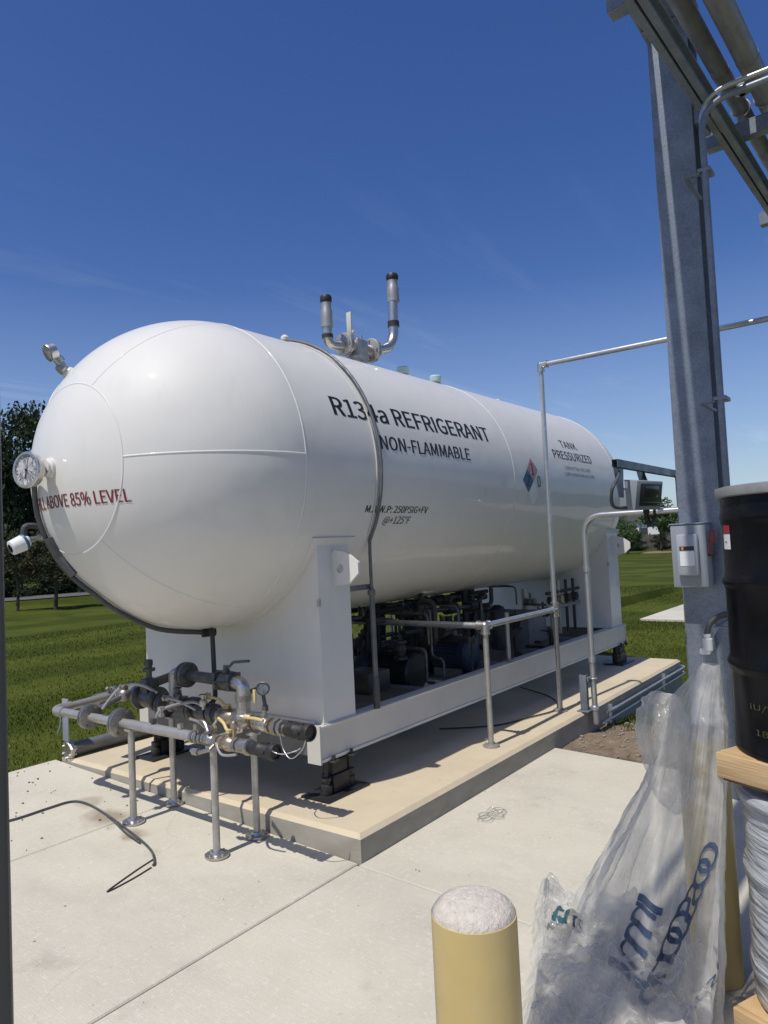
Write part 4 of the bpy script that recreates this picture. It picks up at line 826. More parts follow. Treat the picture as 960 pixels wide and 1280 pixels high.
for x, y in ((2.13, -.70), (2.62, -.70)):
    M().add([(x-.10, y, 1.928), (x+.10, y, 1.928), (x+.075, y, 1.72 if x < 2.3 else 1.86), (x-.02 if x < 2.3 else x-.05, y, 1.72 if x < 2.3 else 1.86), (x-.10, y-.004, 1.928), (x+.10, y-.004, 1.928), (x+.075, y-.004, 1.72 if x < 2.3 else 1.86), (x-.02 if x < 2.3 else x-.05, y-.004, 1.72 if x < 2.3 else 1.86)], [(0, 1, 2, 3), (7, 6, 5, 4), (0, 4, 5, 1), (1, 5, 6, 2), (2, 6, 7, 3), (3, 7, 4, 0)]).build("hanger_plate", GALV, bx, smooth=0)
cbx = thing("control_box", "small grey control box with a dark display hanging under the strut arm", "control box", (2.5, -.70, 1.74))
rz = Matrix.Rotation(radians(-14), 3, 'Z') @ Matrix.Rotation(radians(9), 3, 'X')
pv = (2.5, -.75, 1.74)
M().box((2.29, -.82, 1.64), (2.63, -.69, 1.85), .008, rz, pv).build("housing", PANELGREY, cbx)
dsp = M().box((2.335, -.826, 1.67), (2.61, -.8195, 1.83), .003, rz, pv).build("bezel", BLACKPAINT, cbx)
M().box((2.39, -.8295, 1.735), (2.56, -.8262, 1.815), .001, rz, pv).build("display", SCREEN, dsp)
M().box((2.36, -.8295, 1.68), (2.59, -.8262, 1.70), .001, rz, pv).build("key_row", SCREEN, dsp)
M().box((2.282, -.75, 1.79), (2.29, -.71, 1.84), .002, rz, pv).build("side_label", WHITEVINYL, cbx)
M().tube(spline([(2.48, -.76, 1.63), (2.49, -.76, 1.56), (2.58, -.76, 1.52), (2.68, -.76, 1.57), (2.66, -.77, 1.66), (2.67, -.74, 1.80), (2.67, -.70, 1.93)]), .011, 8).tube(spline([(2.53, -.76, 1.63), (2.55, -.76, 1.57), (2.62, -.76, 1.54), (2.70, -.77, 1.60)]), .009, 8).build("cable_loop", RUBBER, cbx)
for x in (2.48, 2.53): M().lathe([(.016, 0), (.016, .03)], (x, -.76, 1.61), (0, 0, 1), 8).build("cable_gland", RUBBER, cbx)

# ------------------------------------------------------------------ galvanized column with switch and conduits
CX0, CX1, CY0, CY1 = 1.965, 2.215, -1.375, -1.128
zb = -.24
co = thing("steel_column", "tall galvanized I-section column carrying the overhead pipe rack", "column", (2.09, -1.25, zb))
M().box((CX0, CY0, zb+.02), (CX0+.014, CY1, 4.76), .002).box((CX1-.014, CY0, zb+.02), (CX1, CY1, 4.76), .002).box((CX0+.014, -1.257, zb+.02), (CX1-.014, -1.247, 4.76)).build("shaft", GALV, co, smooth=20)
M().box((CX0-.06, CY0-.06, zb-.1), (CX1+.06, CY1+.06, zb+.02), .003).bolts((2.09, -1.25, zb+.02), (0, 0, 1), .2, 4, .012, .05).build("base_plate", GALV, co)
M().box((CX0-.03, CY0-.03, 4.76), (CX1+.03, CY1+.03, 4.78), .003).build("cap_plate", GALV, co)
sw = thing("disconnect_switch", "grey electrical disconnect box with a red handle on the column", "switch box", (1.94, -1.2, 1.3))
y0, y1, z0_, z1_ = -1.315, -1.105, 1.115, 1.505
M().box((1.84, y0, z0_), (1.963, y1, z1_), .008).build("enclosure", PANELGREY, sw)
M().box((1.80, y0+.045, z0_+.075), (1.841, y1-.04, z1_-.06), .012).build("cover", mat("light_grey_cover", (.36, .39, .42), (.33, .36, .39), rough=.38), sw)
M().box((1.835, y0-.006, z1_+.001), (1.965, y1+.006, z1_+.008), .002).build("rain_lid", PANELGREY, sw)
M().box((1.798, y0+.065, z0_+.135), (1.7996, y1-.06, z0_+.225)).build("warning_label", WHITEVINYL, sw, smooth=0)
M().box((1.798, y0+.065, z0_+.23), (1.7996, y1-.06, z0_+.255)).build("label_band", BLACKPAINT, sw, smooth=0)
M().box((1.7975, y1-.085, z0_+.233), (1.798-.0002, y1-.07, z0_+.252)).build("label_mark", mat("orange_print", (.55, .2, .03)), sw, smooth=0)
M().box((1.845, y0-.055, z0_+.27), (1.875, y0-.012, z0_+.35), .01).box((1.85, y0-.03, z0_+.20), (1.87, y0-.008, z0_+.30), .005).build("switch_handle", PINK, sw)
M().box((1.86, y0-.03, z0_+.19), (1.95, y0-.0005, z0_+.205), .002).build("handle_bracket", BLACKPAINT, sw)
ff = thing("flexible_conduit", "short bent conduit with a white angled fitting low on the column", "conduit", (1.9, -1.28, .8))
M().tube(spline([(1.955, -1.40, .945), (1.925, -1.35, .935), (1.90, -1.30, .90), (1.895, -1.275, .85), (1.895, -1.27, .81)]), .017, 12).build("flex_tube", HOSE, ff)
M().lathe([(.022, 0), (.022, .02), (.017, .024), (.03, .03), (.03, .10), (.022, .105)], (1.895, -1.27, .825), (0, 0, -1), 16).box((1.87, -1.285, .70), (1.925, -1.225, .735), .006).build("conduit_fitting", WHITEVINYL, ff)
M().box((1.93, -1.30, .725), (1.9645, -1.24, .80), .004).build("clip", GALVB, ff)
cc = thing("conduit", "long upright conduit strapped beside the column, turning off under the rack", "conduit", (1.62, -1.50, -.24))
for (x, dz, y, rr) in ((1.62, -.06, -1.497, .0185), (1.68, .03, -1.483, .0135)):
    M().tube(bend([(x, y, -.24), (x, y, 4.02+dz), (x+.03, y-2.6, 4.06+dz)], .17, 12), rr, 14).build("conduit_tube", GALV if rr > .015 else GALVB, cc, smooth=50)
for z in (.9, 2.2, 3.55): M().box((1.60, -1.470, z), (1.635, -1.40, z+.008), .001).box((1.60, -1.40, z), (1.962, -1.378, z+.012), .001).box((1.60, -1.530, z+.009), (1.72, -1.46, z+.032), .003).build("strap", GALV, cc)

# overhead pipe rack
rk = thing("pipe_rack", "galvanized overhead rack of long beams and cross channels on the column top", "rack", (1.6, -1.42, 4.05))
RD = Vector((.99946, -.033, 0)); RN = Vector((.033, .99946, 0)); RO = Vector((1.6, -1.425, 0))
ROT = Matrix.Rotation(atan2(RD.y, RD.x), 3, 'Z')
def rbox(m, s0, s1, n0, n1, z0, z1, bev=.003):
    m.box((RO.x+s0, RO.y+n0, z0), (RO.x+s1, RO.y+n1, z1), bev, ROT, RO); return m
def chan(s0, s1, n0, n1, z0, z1, openleft, nm="beam"):
    m = M(); t = .009
    rbox(m, s0, s1, n0, n1, z0, z0+t); rbox(m, s0, s1, n0, n1, z1-t, z1)
    if openleft: rbox(m, s0, s1, n0, n0+t, z0+t, z1-t, 0)
    else: rbox(m, s0, s1, n1-t, n1, z0+t, z1-t, 0)
    return m.build(nm, GALV, rk, smooth=20)
chan(-4.4, 14, -.041, .0, 4.05, 4.17, True); chan(-4.4, 14, -.094, -.053, 4.05, 4.17, False)
# upper pair on the column's cap plate
for (ya, yb, za, zb_) in ((-1.15, -1.09, 4.79, 4.86), (-1.40, -1.187, 4.781, 4.98)):
    m = M(); m.box((.35, ya, za), (2.24, yb, za+.012), .002).box((-6, ya, zb_-.012), (2.24, yb, zb_), .002).box((.35, (ya+yb)/2-.005, za+.012), (2.24, (ya+yb)/2+.005, zb_-.012)).build("upper_beam", GALV, rk, smooth=20)
CS = (-4.35, -2.6, -.80, 1.0, 2.70, 4.5, 6.3, 8.2)
for s in CS:
    m = M(); rbox(m, s, s+.085, -.95, .15, 4.172, 4.180); rbox(m, s, s+.008, -.95, .15, 4.180, 4.277, 0); rbox(m, s, s+.085, -.95, .15, 4.277, 4.285); m.build("cross_channel", GALV, rk, smooth=20)
m = M(); rbox(m, .36, .62, -.052, -.042, 4.06, 4.16, 0); m.box((1.98, -1.43, 4.06), (2.20, -1.377, 4.16), .002); m.build("splice_bracket", GALV, rk)
def rline(s0, s1, n, z, r, name, label, m_):
    a = RO+RD*s0+RN*n; b = RO+RD*s1+RN*n
    t = thing(name, label, "pipe", ((a.x+b.x)/2, (a.y+b.y)/2, z), "pipes on the overhead rack")
    n_ = 40; M().tube([a.lerp(b, k/n_)+Vector((0, 0, z)) for k in range(n_+1)], r, 20).build("pipe_jacket", m_, t)
    k = s0+.4
    while k < s1:
        p = RO+RD*k+RN*n+Vector((0, 0, z)); M().tube([p, p+RD*.03], r*1.035, 20).build("jacket_band", m_, t); k += 1.5
    return t
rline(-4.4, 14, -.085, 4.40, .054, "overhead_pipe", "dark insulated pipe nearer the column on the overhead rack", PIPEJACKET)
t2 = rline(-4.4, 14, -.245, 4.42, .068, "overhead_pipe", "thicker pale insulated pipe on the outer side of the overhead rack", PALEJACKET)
for s in [c_+.043 for c_ in CS]:
    for n, z, r in ((-.085, 4.40, .054), (-.245, 4.42, .068)):
        p = RO+RD*s+RN*n
        m = M(); rbox(m, s-.02, s+.02, n-.02, n+.02, 4.286, z-r+.01, .002); m.tube([p+RN*((r+.006)*cos(a))+Vector((0, 0, z+(r+.006)*sin(a))) for a in np.linspace(0, 2*pi, 20, endpoint=False)], .006, 6, closed=True).build("pipe_clamp", GALVB, rk)
vp = RO+RD*.72+RN*-.165+Vector((0, 0, 4.40))
M().tube([vp-RN*.07, vp+RN*.09], .03, 12).tube([vp, vp-Vector((0, 0, .09))], .02, 10).lathe([(.035, 0), (.045, .015), (.045, .04), (.02, .05)], vp+Vector((0, 0, -.04)), (0, 0, -1), 12).build("cross_valve", GALVB, t2)
# ------------------------------------------------------------------ bollards, post, drums and pallets
def lathe_thing(nm, prof, o, m_, par, seg=40): return M().lathe(prof, o, (0, 0, 1), seg).build(nm, m_, par, smooth=40)
BX, BY = -1.545, -1.609; bz = zs(BY)
b1 = thing("bollard", "tan yellow bollard with a rough mortar top standing in the open on bare concrete", "bollard", (BX, BY, bz), "yellow bollards")
r = .089; zt = .690
lathe_thing("pipe_sleeve", [(r, bz+.001), (r, zt-.05), (r, zt), (r-.006, zt+.001), (r-.006, zt-.02)], (BX, BY, 0), BOLLARD, b1, 48)
cp = M(); n = 22; seg = 48; vs_ = []
for i in range(n+1):
    t = i/n; rr = (r-.0015)*cos(t*pi/2)**.85 if i < n else 0
    for k in range(seg):
        a = 2*pi*k/seg; zz = zt - .004 + .040*sin(t*pi/2)
        q = .0022*mnoise.fractal(Vector((cos(a)*rr*60, sin(a)*rr*60, 2)), 1, 2, 3)*(1 if t < .98 else 0)
        vs_.append((BX+cos(a)*rr, BY+sin(a)*rr, zz + q))
fs = [(i*seg+k, i*seg+(k+1) % seg, (i+1)*seg+(k+1) % seg, (i+1)*seg+k) for i in range(n) for k in range(seg)]
cp.add(vs_, fs).build("mortar_cap", BOLCAP, b1, smooth=80)
b2 = copy_tree(b1); b2.location = (.05, -1.675, zs(-1.675)); b2['label'] = "tan yellow bollard half covered by the clear plastic sheet, beside the wrapped drum"

PX, PY = -2.370, -1.219
M_ = M().box((PX-.06, PY-.06, zs(PY)+.012), (PX+.06, PY+.06, 3.2), .006, Matrix.Rotation(radians(64.5), 3, 'Z'), (PX, PY, 0))
pt = thing("steel_post", "dark square steel post standing alone on the slab near the rope", "post", (PX, PY, zs(PY)))
M_.build("shaft", DKPOST, pt); M().box((PX-.10, PY-.10, zs(PY)+.0005), (PX+.10, PY+.10, zs(PY)+.012), .002, Matrix.Rotation(radians(64.5), 3, 'Z'), (PX, PY, 0)).build("base_plate", DKPOST, pt)

K = Vector((-.257, -1.806, 0)); E1 = Vector((-.40, -.9165, 0)); E2 = Vector((.9165, -.40, 0)); PROT = Matrix.Rotation(atan2(E1.y, E1.x), 3, 'Z')
def pallet(z0, label, pk=1.0):
    p = thing("pallet", label, "pallet", (K.x+E1.x*.5+E2.x*.5, K.y+E1.y*.5+E2.y*.5, z0), "pallets under the drums")
    def b(s0, s1, t0, t1, za, zb_, nm, m_):
        # local frame: x along E1, y along E2 (E2 is E1 turned left by 90 degrees)
        M().box((K.x+s0, K.y+t0, z0+za*pk), (K.x+s1, K.y+t1, z0+zb_*pk), .004, PROT, (K.x, K.y, 0)).build(nm, m_, p)
    for t in (0, .34, .68, 1.0): b(.0, 1.1, t, t+.10, .0, .018, "bottom_board", WOODDK)
    for s in (0, .5, 1.0): b(s, s+.10, 0.004, 1.096, .019, .100, "stringer", WOOD)
    for k in range(7): b(0, 1.1, k*.163, k*.163+.125, .101, .120, "deck_board", WOOD)
    nl = M()
    for s in (.05, .55, 1.05):
        for k in range(7): nl.lathe([(.004, 0), (.004, .0015)], PROT @ Vector((s, k*.163+.06, 0)) + Vector((K.x, K.y, z0+.12*pk+.0002)), (0, 0, 1), 8)
    nl.build("nail_head", DKSTEEL, p)
    b(.0, .50, -.022, .0, .019, .118, "end_board", WOOD); b(.60, 1.1, -.022, .0, .019, .118, "end_board", WOOD)
    return p
pallet(.628, "bright pine pallet lying on the wrapped drum and carrying the black drum", .82)
pallet(-.218, "lower pallet on the concrete under the wrapped drum")
DX, DY, DR = -.098, -2.114, .283
dz = .727
dr = thing("steel_drum", "glossy black steel drum with a pale lid ring standing on the upper pallet", "drum", (DX, DY, dz))
def ribs(h, R, zl_):
    p = [(R*.96, 0), (R*1.005, .004), (R*1.01, .016), (R, .022)]
    for z in zl_: p += [(R, z-.03), (R*1.012, z-.018), (R*1.035, z-.004), (R*1.035, z+.004), (R*1.012, z+.018), (R, z+.03)]
    return p
pr_ = ribs(.87, DR, (.285, .56)) + [(DR, .745), (DR*1.012, .76), (DR*1.022, .775), (DR*1.0, .80), (DR*.985, .835), (DR*.985, .862)]
M().lathe(pr_, (DX, DY, dz), (0, 0, 1), 72).build("drum_body", DRUMBLK, dr, smooth=40)
M().lathe([(DR*1.0, .842), (DR*1.045, .845), (DR*1.055, .858), (DR*1.045, .874), (DR*.98, .878), (DR*.96, .862), (DR*.2, .864), (.001, .864)], (DX, DY, dz), (0, 0, 1), 72).build("lid_ring", RIMGREY, dr, smooth=40)
def drum_text(body, a0, z, h, wang, m_, nm="lettering", R=DR+.002, par=dr, bold=.0):
    v, f = text_mesh(body, h, wang*R, bold)
    M().add([(DX+R*cos(a0+p[0]/R), DY+R*sin(a0+p[0]/R), z+p[1]) for p in v], f).build(nm, m_, par, smooth=0)
YPRINT = mat("dull_yellow_print", (.085, .078, .022), (.02, .02, .012), rough=.5, scale=140, lo=.42, hi=.6)
tocam = atan2(-2.424-DY, -2.862-DX)
drum_text("Ov", tocam-.30, 1.00, .024, .16, YPRINT); drum_text("IU/Y400/S", tocam-.86, .885, .019, .80, YPRINT); drum_text("185/YY.b-", tocam-.80, .805, .019, .74, YPRINT)
def sticker(a0, a1, z0, z1, m_, nm, off=.0015):
    vs_ = []; n = 5
    for k in range(n+1):
        a = a0+(a1-a0)*k/n; vs_ += [(DX+(DR+off)*cos(a), DY+(DR+off)*sin(a), z0), (DX+(DR+off)*cos(a), DY+(DR+off)*sin(a), z1)]
    M().add(vs_, [(k*2, k*2+2, k*2+3, k*2+1) for k in range(n)]).build(nm, m_, dr, smooth=0)
sticker(tocam-1.24, tocam-1.04, 1.395, 1.445, WHITEVINYL, "sticker"); sticker(tocam-1.24, tocam-1.04, 1.4455, 1.475, REDPAINT, "sticker_band"); sticker(tocam-1.18, tocam-1.13, 1.417, 1.421, BLACKPAINT, "sticker_print", .0022)
def wrapmat():
    def ex(m, t, n, b, mixn, g):
        mp_ = n.new("ShaderNodeMapping"); mp_.inputs['Rotation'].default_value = (0, radians(24), 0); mp_.inputs['Scale'].default_value = (2.5, 2.5, 26); t.links.new(g.outputs['Position'], mp_.inputs[0])
        wv = n.new("ShaderNodeTexNoise"); wv.inputs['Scale'].default_value = 1.4; wv.inputs['Detail'].default_value = 5; wv.inputs['Distortion'].default_value = .8; t.links.new(mp_.outputs[0], wv.inputs[0])
        bp = n.new("ShaderNodeBump"); bp.inputs['Strength'].default_value = .9; bp.inputs['Distance'].default_value = .03; t.links.new(wv.outputs[0], bp.inputs['Height']); t.links.new(bp.outputs[0], b.inputs['Normal'])
    return mat("stretch_wrapped_drum", (.46, .47, .48), (.33, .34, .36), rough=.26, scale=7, stretch=(1, 1, 3), rvar=.1, coat=.5, extra=ex)
DX2, DY2, R2 = -.098, -2.105, .268; wz = -.096
wd = thing("wrapped_drum", "pale drum in shiny stretch film between the two pallets", "drum", (DX2, DY2, wz))
h2 = .70
m = M(); prof2 = [(R2*.97, 0), (R2, .01)]
for z in (.115, .43): prof2 += [(R2, z-.045), (R2*1.03, z-.02), (R2*1.04, z), (R2*1.025, z+.02), (R2, z+.045)]
prof2 += [(R2, .60), (R2*1.005, .63), (R2*1.03, .655), (R2*1.04, .675), (R2*1.02, .697), (R2*.9, .70), (.001, .70)]
pp = []
for i in range(len(prof2)-1):
    (a, b), (c_, d) = prof2[i], prof2[i+1]
    k = max(1, int(abs(d-b)/.012))
    pp += [(a+(c_-a)*q/k, b+(d-b)*q/k) for q in range(k)]
pp.append(prof2[-1]); m.lathe(pp, (DX2, DY2, wz), (0, 0, 1), 120)
nv = []
for p in m.v:
    dx, dy = p[0]-DX2, p[1]-DY2; a = atan2(dy, dx); q = 1 + .012*mnoise.fractal(Vector((cos(a)*2+p[2]*1.2, sin(a)*2, p[2]*9+a*2)), 1, 2, 4) if dx*dx+dy*dy > .01 else 1
    nv.append((DX2+dx*q, DY2+dy*q, p[2]))
m.v = nv; WR = wrapmat(); m.build("wrapped_body", WR, wd, smooth=60)
M().lathe([(R2*1.02, .655), (R2*1.065, .66), (R2*1.07, .675), (R2*1.05, .692), (R2*1.0, .698)], (DX2, DY2, wz), (0, 0, 1), 90).build("lid_ring", WR, wd, smooth=60)

# ------------------------------------------------------------------ clear plastic sheet
def filmmat(stretch=(1, 1, .16), bs=.5, lo=.16, hi=.44):
    m = bpy.data.materials.new("clear_film"); m.use_nodes = True; t = m.node_tree; n = t.nodes; b = n["Principled BSDF"]
    b.inputs['Base Color'].default_value = (.88, .855, .79, 1); b.inputs['Roughness'].default_value = .09; b.inputs['Specular IOR Level'].default_value = .8
    g = n.new("ShaderNodeNewGeometry")
    mp_ = n.new("ShaderNodeMapping"); mp_.inputs['Scale'].default_value = stretch; t.links.new(g.outputs['Position'], mp_.inputs[0])
    nz = n.new("ShaderNodeTexNoise"); nz.inputs['Scale'].default_value = 6; nz.inputs['Detail'].default_value = 3; t.links.new(mp_.outputs[0], nz.inputs[0])
    va = n.new("ShaderNodeMixRGB"); va.blend_type = 'ADD'; va.inputs[0].default_value = .12; t.links.new(mp_.outputs[0], va.inputs[1]); t.links.new(nz.outputs['Color'], va.inputs[2])
    vo = n.new("ShaderNodeTexVoronoi"); vo.feature = 'DISTANCE_TO_EDGE'; vo.inputs['Scale'].default_value = 13; t.links.new(va.outputs[0], vo.inputs[0])
    bp = n.new("ShaderNodeBump"); bp.inputs['Strength'].default_value = bs; bp.inputs['Distance'].default_value = .03; t.links.new(vo.outputs[0], bp.inputs['Height']); t.links.new(bp.outputs[0], b.inputs['Normal'])
    tr = n.new("ShaderNodeBsdfTransparent"); tr.inputs[0].default_value = (.96, .965, .97, 1)
    tl = n.new("ShaderNodeBsdfTranslucent"); tl.inputs[0].default_value = (.88, .855, .79, 1)
    a1 = n.new("ShaderNodeMixShader"); a1.inputs[0].default_value = .35; t.links.new(b.outputs[0], a1.inputs[1]); t.links.new(tl.outputs[0], a1.inputs[2])
    lw = n.new("ShaderNodeLayerWeight"); lw.inputs[0].default_value = .35; t.links.new(bp.outputs[0], lw.inputs[1])
    n2 = n.new("ShaderNodeTexNoise"); n2.inputs['Scale'].default_value = 7; n2.inputs['Detail'].default_value = 5; t.links.new(g.outputs['Position'], n2.inputs[0])
    r = n.new("ShaderNodeMapRange"); r.inputs[1].default_value = .3; r.inputs[2].default_value = .7; r.inputs[3].default_value = lo; r.inputs[4].default_value = hi; t.links.new(n2.outputs[0], r.inputs[0])
    ad = n.new("ShaderNodeMath"); ad.operation = 'MULTIPLY_ADD'; ad.use_clamp = True; t.links.new(lw.outputs[1], ad.inputs[0]); ad.inputs[1].default_value = .40; t.links.new(r.outputs[0], ad.inputs[2])
    mxs = n.new("ShaderNodeMixShader"); t.links.new(ad.outputs[0], mxs.inputs[0]); t.links.new(tr.outputs[0], mxs.inputs[1]); t.links.new(a1.outputs[0], mxs.inputs[2])
    t.links.new(mxs.outputs[0], n["Material Output"].inputs[0]); return m
FILM = filmmat(); FILM2 = filmmat((1, 1, 1), 1.0, .10, .38); FILMINK = mat("navy_film_print", (.035, .055, .10), (.05, .075, .125), rough=.35, scale=30)
FILMTEAL = mat("teal_film_print", (.03, .085, .10), (.045, .11, .12), rough=.35, scale=30)
ps_ = thing("plastic_sheet", "crumpled clear plastic sheet with navy print draped from the drum stack down to the concrete", "plastic sheet", (-.25, -1.5, -.19))
def crumple(p, amp, f1):
    q = Vector(p)*f1; a = mnoise.noise(q); b_ = 1-abs(mnoise.noise(q*1.9+Vector((7, 3, 1))))*2; d = 1-abs(mnoise.noise(q*4.1+Vector((1, 9, 4))))*2
    return amp*(a*.8 + b_*.5 + d*.28)
RINGS = [(.990, (-.150, -1.745), (-.182, -1.807)), (.86, (-.150, -1.645), (-.205, -1.815)), (.78, (-.142, -1.605), (-.228, -1.822)), (.66, (-.150, -1.568), (-.245, -1.815)), (.50, (-.158, -1.515), (-.270, -1.800)), (.34, (-.185, -1.435), (-.295, -1.785)), (.195, (-.215, -1.368), (-.315, -1.775)), (.03, (-.250, -1.285), (-.355, -1.765)), (-.10, (-.30, -1.24), (-.40, -1.755)), (-.185, (-.34, -1.18), (-.45, -1.75))]
DEP = [.03, .10, .14, .15, .16, .18, .20, .23, .27, .33]
def tent(u, v):
    x = v*(len(RINGS)-1); i = min(int(x), len(RINGS)-2); t = x-i
    def L(a, b): return a*(1-t)+b*t
    z = L(RINGS[i][0], RINGS[i+1][0]); l = Vector((L(RINGS[i][1][0], RINGS[i+1][1][0]), L(RINGS[i][1][1], RINGS[i+1][1][1]))); rr = Vector((L(RINGS[i][2][0], RINGS[i+1][2][0]), L(RINGS[i][2][1], RINGS[i+1][2][1])))
    dp = L(DEP[i], DEP[i+1]); c = (l+rr)/2 + Vector((.97, .22))*dp*.55; hx = (l-rr)/2; bk = Vector((-.97, -.22))*dp
    a = u*2*pi
    # pleats hanging down from the gathered top
    pl = 1 + (.10+.16*v)*(.6*sin(7*a+1.3+2.2*v)+.4*sin(13*a-2.1*v+.7))*min(1, v*4)*.55
    p = c + (hx*cos(a) + bk*sin(a))*pl
    q = Vector((p.x, p.y, z)); n_ = Vector((p.x-c.x, p.y-c.y, .1)); n_.normalize()
    fo_ = 0
    for k_, am in ((2.2, .5), (5.0, .32), (11.0, .18)):
        fo_ += am*(1-2*abs(mnoise.noise(Vector((cos(a)*k_, sin(a)*k_, v*1.1+k_)))))
    q = q + n_*(fo_*(.012+.040*v)*min(1, v*5) + crumple((q.x, q.y, q.z*.6), .010, 11))
    return q
NU, NV = 360, 150
vs_ = [tent(i/NU, j/NV) for j in range(NV+1) for i in range(NU)]
fs = [(j*NU+i, j*NU+(i+1) % NU, (j+1)*NU+(i+1) % NU, (j+1)*NU+i) for j in range(NV) for i in range(NU)]
fm = M().add(vs_, fs)
# side lobe ballooning out towards the pad
def lobe(u, v):
    a = u*2*pi; t = v*pi
    c = Vector((-.03, -1.55, .70)) + Vector((-.04, -.03, -.06))*(v*2)
    rr = .85*sin(t)**.7*(1 + .16*sin(5*a+2*v)+.07*sin(11*a-3*v))*(1.05-.5*v)
    q = c + Vector((.98*cos(a)*.10, .2*cos(a)*.10, 0))*rr + Vector((-.2*sin(a)*.115, .98*sin(a)*.115, 0))*rr + Vector((0, 0, .15*cos(t)))
    return q + Vector((cos(a), sin(a), .3))*crumple(q, .026, 9)
n1_, n2_ = 70, 50; vs_ = [lobe(i/n1_, (j+.02)/(n2_+.04)) for j in range(n2_+1) for i in range(n1_)]
fm.add(vs_, [(j*n1_+i, j*n1_+(i+1) % n1_, (j+1)*n1_+(i+1) % n1_, (j+1)*n1_+i) for j in range(n2_) for i in range(n1_)])
# crumpled spread on the concrete
def puddle(a, b_, lay=0):
    far = Vector((.17, -.90)).lerp(Vector((.0, -1.62)), a); near = Vector((-.95, -1.33)).lerp(Vector((-.86, -1.92)), a)
    p = far.lerp(near, b_); e = min(1, a*9, (1-a)*9 if lay else 1, b_*7+.25)
    q = Vector((p.x, p.y, lay*.4)); f = mnoise.fractal(q*3.2, 1, 2.1, 3); vd = mnoise.voronoi(q*9+Vector((0, 0, lay*3)))[0]; vf = vd[1]-vd[0]
    rid = (1-abs(mnoise.noise(q*6+Vector((2, 5, 0))))*1.8)
    h = .035 + lay*.035 + e*(.075*max(f+.35, 0) + .05*max(rid, 0) + .022*(1-min(vf*1.6, 1)))
    h += e*(.030*(1-abs(mnoise.noise(q*13+Vector((3, 1, 0))))*2.2) + .014*(1-abs(mnoise.noise(q*29))*2.2))
    h += .10*math.exp(-((p.x-.10)**2/.012 + (p.y+.97)**2/.006))*(1-lay*.4) + .10*a*(1-abs(b_-.4))
    p2 = p + Vector((mnoise.noise(q*9+Vector((0, 0, 4))), mnoise.noise(q*9+Vector((0, 0, 8)))))*.035
    return Vector((p2.x, p2.y, zs(p2.y)+max(h*(e*.85+.15), .004)))
fo = fm.build("film", FILM, ps_, smooth=180); fm = M()
for lay in (0, 1):
    n1_, n2_ = 230, 250; fm.add([puddle(i/n1_, j/n2_, lay) for j in range(n2_+1) for i in range(n1_+1)], [(j*(n1_+1)+i, j*(n1_+1)+i+1, (j+1)*(n1_+1)+i+1, (j+1)*(n1_+1)+i) for j in range(n2_) for i in range(n1_)])
fm.build("film_spread", FILM2, ps_, smooth=180)
def film_print(fn, nm, mt, quads, off=(-.006, -.002, .004)):
    """quads: patches in the sheet's own (u, v) coordinates, each subdivided so that it follows the folds"""
    m = M(); o = Vector(off)
    for q in quads:
        n = 8; vs_ = []
        for i in range(n+1):
            for j in range(n+1):
                s_, t_ = i/n, j/n; u = (q[0][0]*(1-s_)+q[1][0]*s_)*(1-t_) + (q[3][0]*(1-s_)+q[2][0]*s_)*t_; v = (q[0][1]*(1-s_)+q[1][1]*s_)*(1-t_) + (q[3][1]*(1-s_)+q[2][1]*s_)*t_
                vs_.append(fn(u, v)+o)
        m.add(vs_, [(i*(n+1)+j, (i+1)*(n+1)+j, (i+1)*(n+1)+j+1, i*(n+1)+j+1) for i in range(n) for j in range(n)])
    return m.build(nm, mt, fo, smooth=60)
def film_text(fn, body, path, h, mt, off=(-.007, -.002, .004), bold=.10):
    """letters laid along a path in the sheet's own (u, v): path(s) gives the base line, h the letters' height vector in (u, v)"""
    v, f = text_mesh(body, 1.0, None, bold, fine=True); L = max(p[0] for p in v); o = Vector(off); out = []
    for p in v:
        s_ = p[0]/L; b0 = path(s_); hh = h(s_); out.append(fn(b0[0]+hh[0]*p[1], b0[1]+hh[1]*p[1]) + o*(1+p[2]))
    return M().add(out, f).build("film_print", mt, fo, smooth=0)
film_text(tent, "m", lambda s: (.258, .69+.10*s), lambda s: (-.078, 0), FILMINK, bold=.20)
film_print(tent, "film_print", FILMINK, [[(.20, .655), (.268, .655), (.268, .672), (.20, .672)], [(.19, .80), (.268, .80), (.268, .822), (.19, .822)]])
film_text(tent, "oson", lambda s: (.300+.105*(1-s)**1.3, .86-.34*(1-s)), lambda s: (-.056, -.012), FILMINK, bold=.17)
film_text(tent, "ason", lambda s: (.44-.08*s, .74+.14*s), lambda s: (-.018, -.006), FILMINK, bold=.03)
P1_ = lambda u, v: puddle(u, v, 1); P0_ = lambda u, v: puddle(u, v, 0); OU = (0, 0, .007)
film_print(P1_, "film_print", FILMTEAL, [[(.13, .27), (.275, .27), (.275, .305), (.13, .305)], [(.13, .305), (.165, .305), (.165, .43), (.13, .43)], [(.24, .305), (.275, .305), (.275, .40), (.24, .40)]], OU)
film_text(P1_, "n", lambda s: (.168+.07*s, .41), lambda s: (0, -.10), FILMTEAL, OU, .12)
film_text(P0_, "oson", lambda s: (.055+.015*s, .02+.19*s), lambda s: (.05, -.008), FILMINK, OU, .12)
film_text(P1_, "rs", lambda s: (.30+.04*s, .37), lambda s: (0, -.04), FILMINK, OU, .05)

